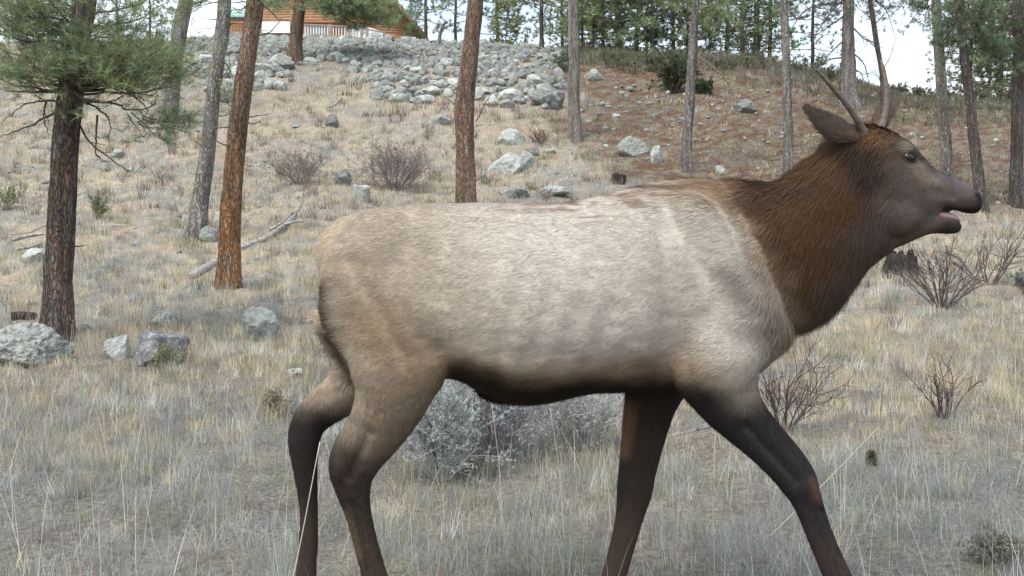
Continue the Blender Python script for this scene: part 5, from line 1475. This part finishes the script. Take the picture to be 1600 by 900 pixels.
# upper log courses
y = 32.0; i = 0
while y > -22:
    a = HP(392, y - 2.1, 0); c = HP(566, y - 2.1, 0); mb = MB(); mb.tube(np.array([a, (a + c) / 2, c]), 2.25 * pxm, 10); mb.build('log', M['log_o'], cab, True, loc=hb); y -= 4.2
hbox('lower_wall', 396, 33, 566, 60, 0.3, .2, 'white', cab, hb)
hbox('beam', 392, 31.5, 566, 35, -0.2, .3, 'wood_orange', cab, hb)
hbox('beam', 474, 35.2, 540, 38.5, 0.1, .15, 'wood_orange', cab, hb)
for x in (455, 473.5, 516, 541): hbox('post', x, 35, x + 3, 57, -.1, .2, 'wood_orange', cab, hb)
w_ = hbox('window', 484, 42, 510, 54, .25, .06, 'wood_grey', cab, hb); hbox('pane', 486, 43.5, 508, 52.5, .22, .03, 'glass', w_, hb)
w_ = hbox('door', 518, 40, 538, 57, .25, .06, 'wood_orange', cab, hb)
# cabin wing with slanting log gable
for i in range(13):
    yy = 52 - i * 4.2; x1 = 654 - i * 3.6
    a = HP(566, yy, .8); c = HP(x1, yy + 4, .8); mb = MB(); mb.tube(np.array([a, (a + c) / 2, c]), 2.2 * pxm, 10); mb.build('log', M['log_o'], cab, True, loc=hb)
mb = MB()
for (x0, y0, x1, y1) in ((604, -12, 668, 62),):
    a = HP(x0, y0); c = HP(x1, y1); d = c - a; L = np.linalg.norm(d); an = math.atan2(d[2], d[0])
    R = np.array(Matrix.Rotation(-an, 3, 'Y')); mb.box((a + c) / 2 + [0, 3, 0], (L, 8, .15), R)
mb.build('roof', M['wood_orange'], cab, loc=hb)
a = HP(385, -24); c = HP(600, -24); mb = MB(); mb.box((a + c) / 2 + [0, 3, 0], (c[0] - a[0], 8, .2)); mb.build('roof', M['teal_roof'], cab, loc=hb)
mb = MB(); a = HP(393, -20); c = HP(640, 56); mb.box(((a + c) / 2) + [0, 5, 0], (c[0] - a[0] - 2.6, 5.8, a[2] - c[2])); mb.build('wall', M['log_o'], cab, loc=hb)
# teal-roofed shed at the left
sb = HP(368, 50, 1.5); sh = empty('shed', sb, 'small teal-roofed shed left of the cabin, seen between two leaning pines', 'shed')
mb = MB(); a = HP(352, 24, 2); c = HP(388, 50, 2); mb.box((a + c) / 2 + [0, 1.2, 0], (c[0] - a[0], 2, a[2] - c[2] + .4)); mb.build('wall', M['log_o'], sh, loc=sb)
mb = MB(); a = HP(346, 4, 1.6); c = HP(394, 24, 1.6)
mb.add([[a[0], a[1], c[2]], [c[0], a[1], c[2]], [c[0] - .3, a[1] + 2, a[2]], [a[0] + .3, a[1] + 2, a[2]], [a[0], a[1], c[2] - .1], [c[0], a[1], c[2] - .1], [c[0] - .3, a[1] + 2.1, a[2] - .1], [a[0] + .3, a[1] + 2.1, a[2] - .1]], [[0, 1, 2, 3], [4, 7, 6, 5], [0, 4, 5, 1], [1, 5, 6, 2], [2, 6, 7, 3], [3, 7, 4, 0]]); mb.build('roof', M['teal_roof'], sh, loc=sb)
# deck with railing
db = HP(500, 60, -1.5); dk = empty('deck', db, 'weathered timber deck with a railing in front of the cabin', 'deck')
line = [(352, 50), (400, 52), (470, 54), (540, 57), (565, 60), (600, 67)]
for (x0, y0), (x1, y1) in zip(line[:-1], line[1:]):
    a = HP(x0, y0 + 1.5, -1.5); c = HP(x1, y1 + 1.5, -1.5); d = c - a; L = np.linalg.norm(d); R = np.array(Matrix.Rotation(-math.atan2(d[2], d[0]), 3, 'Y'))
    mb = MB(); mb.box((a + c) / 2 + [0, .7, 0], (L, 1.5, .17), R); mb.build('platform', M['wood_grey'], dk, loc=db)
    mb = MB(); mb.box((a + c) / 2 + [0, -.06, -.08], (L, .05, .24), R); mb.build('joist', M['wood_grey'], dk, loc=db)
    a = HP(x0, y0 - 16, -1.52); c = HP(x1, y1 - 16, -1.52); d = c - a; L = np.linalg.norm(d); R = np.array(Matrix.Rotation(-math.atan2(d[2], d[0]), 3, 'Y'))
    mb = MB(); mb.box((a + c) / 2, (L, .1, .07), R); mb.build('rail', M['wood_orange'] if x0 < 470 else M['wood_grey'], dk, loc=db)
lx = np.array([p[0] for p in line]); ly = np.array([p[1] for p in line])
for x in (352, 386, 455, 515, 545, 565, 574, 600):
    yv = np.interp(x, lx, ly); a = HP(x, yv - 18, -1.5); c = HP(x, yv + 7, -1.5); mb = MB(); mb.box((a + c) / 2, (.13, .13, a[2] - c[2])); mb.build('post', M['wood_grey'], dk, loc=db)
for x in np.arange(358, 565, 4.4):
    yv = np.interp(x, lx, ly); a = HP(x, yv - 15.5, -1.5); c = HP(x, yv + 1, -1.5); mb = MB(); mb.box((a + c) / 2, (.045, .045, a[2] - c[2])); mb.build('baluster', M['white'] if x > 470 else M['wood_orange'], dk, loc=db)
hbox('panel', 409, 33.5, 453, 51.5, -1.75, .1, 'white', dk, db)
# stained fence to the right of the deck
fb = HP(630, 70, -1.8); fe = empty('slat_fence', fb, 'short orange slatted fence between the deck and the skyline', 'fence')
for x in np.arange(602, 632, 3.6):
    yv = np.interp(x, [600, 660], [52, 64]); a = HP(x, yv, -1.8); c = HP(x, yv + 17, -1.8); mb = MB(); mb.box((a + c) / 2, (.08, .05, a[2] - c[2])); mb.build('slat', M['wood_orange'], fe, loc=fb)
a = HP(600, 53, -1.8); c = HP(662, 66, -1.8); d = c - a; R = np.array(Matrix.Rotation(-math.atan2(d[2], d[0]), 3, 'Y')); mb = MB(); mb.box((a + c) / 2, (np.linalg.norm(d), .1, .1), R); mb.build('rail', M['wood_orange'], fe, loc=fb)
a = HP(633, 61, -1.7); c = HP(660, 68, -1.7); d = c - a; R = np.array(Matrix.Rotation(-math.atan2(d[2], d[0]), 3, 'Y')); mb = MB(); mb.box((a + c) / 2, (np.linalg.norm(d), .05, .3), R); mb.build('board', M['white'], fe, loc=fb)
# white car parked behind the deck railing
cb = HP(583, 68, -.9); car = empty('parked_car', cb, 'white car with dark windows parked behind the deck railing, left of the slatted fence', 'car')
def carprof(ptsl, y0, y1, name, mat, par=None):
    n = len(ptsl); q = np.array([HP(x, y_, -.9) for x, y_ in ptsl]); A0 = q.copy(); A1 = q.copy(); A0[:, 1] += y0; A1[:, 1] += y1
    ce = (A0.mean(0), A1.mean(0)); VV = np.concatenate([A0, A1, ce]); i_ = np.arange(n); j_ = (i_ + 1) % n
    T = np.concatenate([np.stack([i_, j_, j_ + n], 1), np.stack([i_, j_ + n, i_ + n], 1), np.stack([np.full(n, 2 * n), j_, i_], 1), np.stack([np.full(n, 2 * n + 1), i_ + n, j_ + n], 1)])
    mb = MB(); mb.add(VV, T); return mb.build(name, M[mat], par or car, loc=cb)
carprof([(562, 64), (561, 52), (563, 45), (567, 42), (577, 43), (590, 47), (598, 52), (601, 57), (600, 68), (585, 68), (566, 66)], 0, 1.6, 'body', 'white')
carprof([(564, 51), (566, 46), (572, 46), (573, 50), (570, 52)], -.03, .0, 'window', 'glass'); carprof([(578, 53), (583, 49), (592, 51), (597, 55), (590, 57), (581, 56)], -.03, .0, 'window', 'glass')
for x in (570, 593):
    w0 = HP(x, 67, -.95); V_, T_ = tube_geo(np.array([w0, w0 + [0, .2, 0]]), .22, 16); mb = MB(); mb.add(V_, T_); mb.build('wheel', M['hoof'], car, loc=cb)
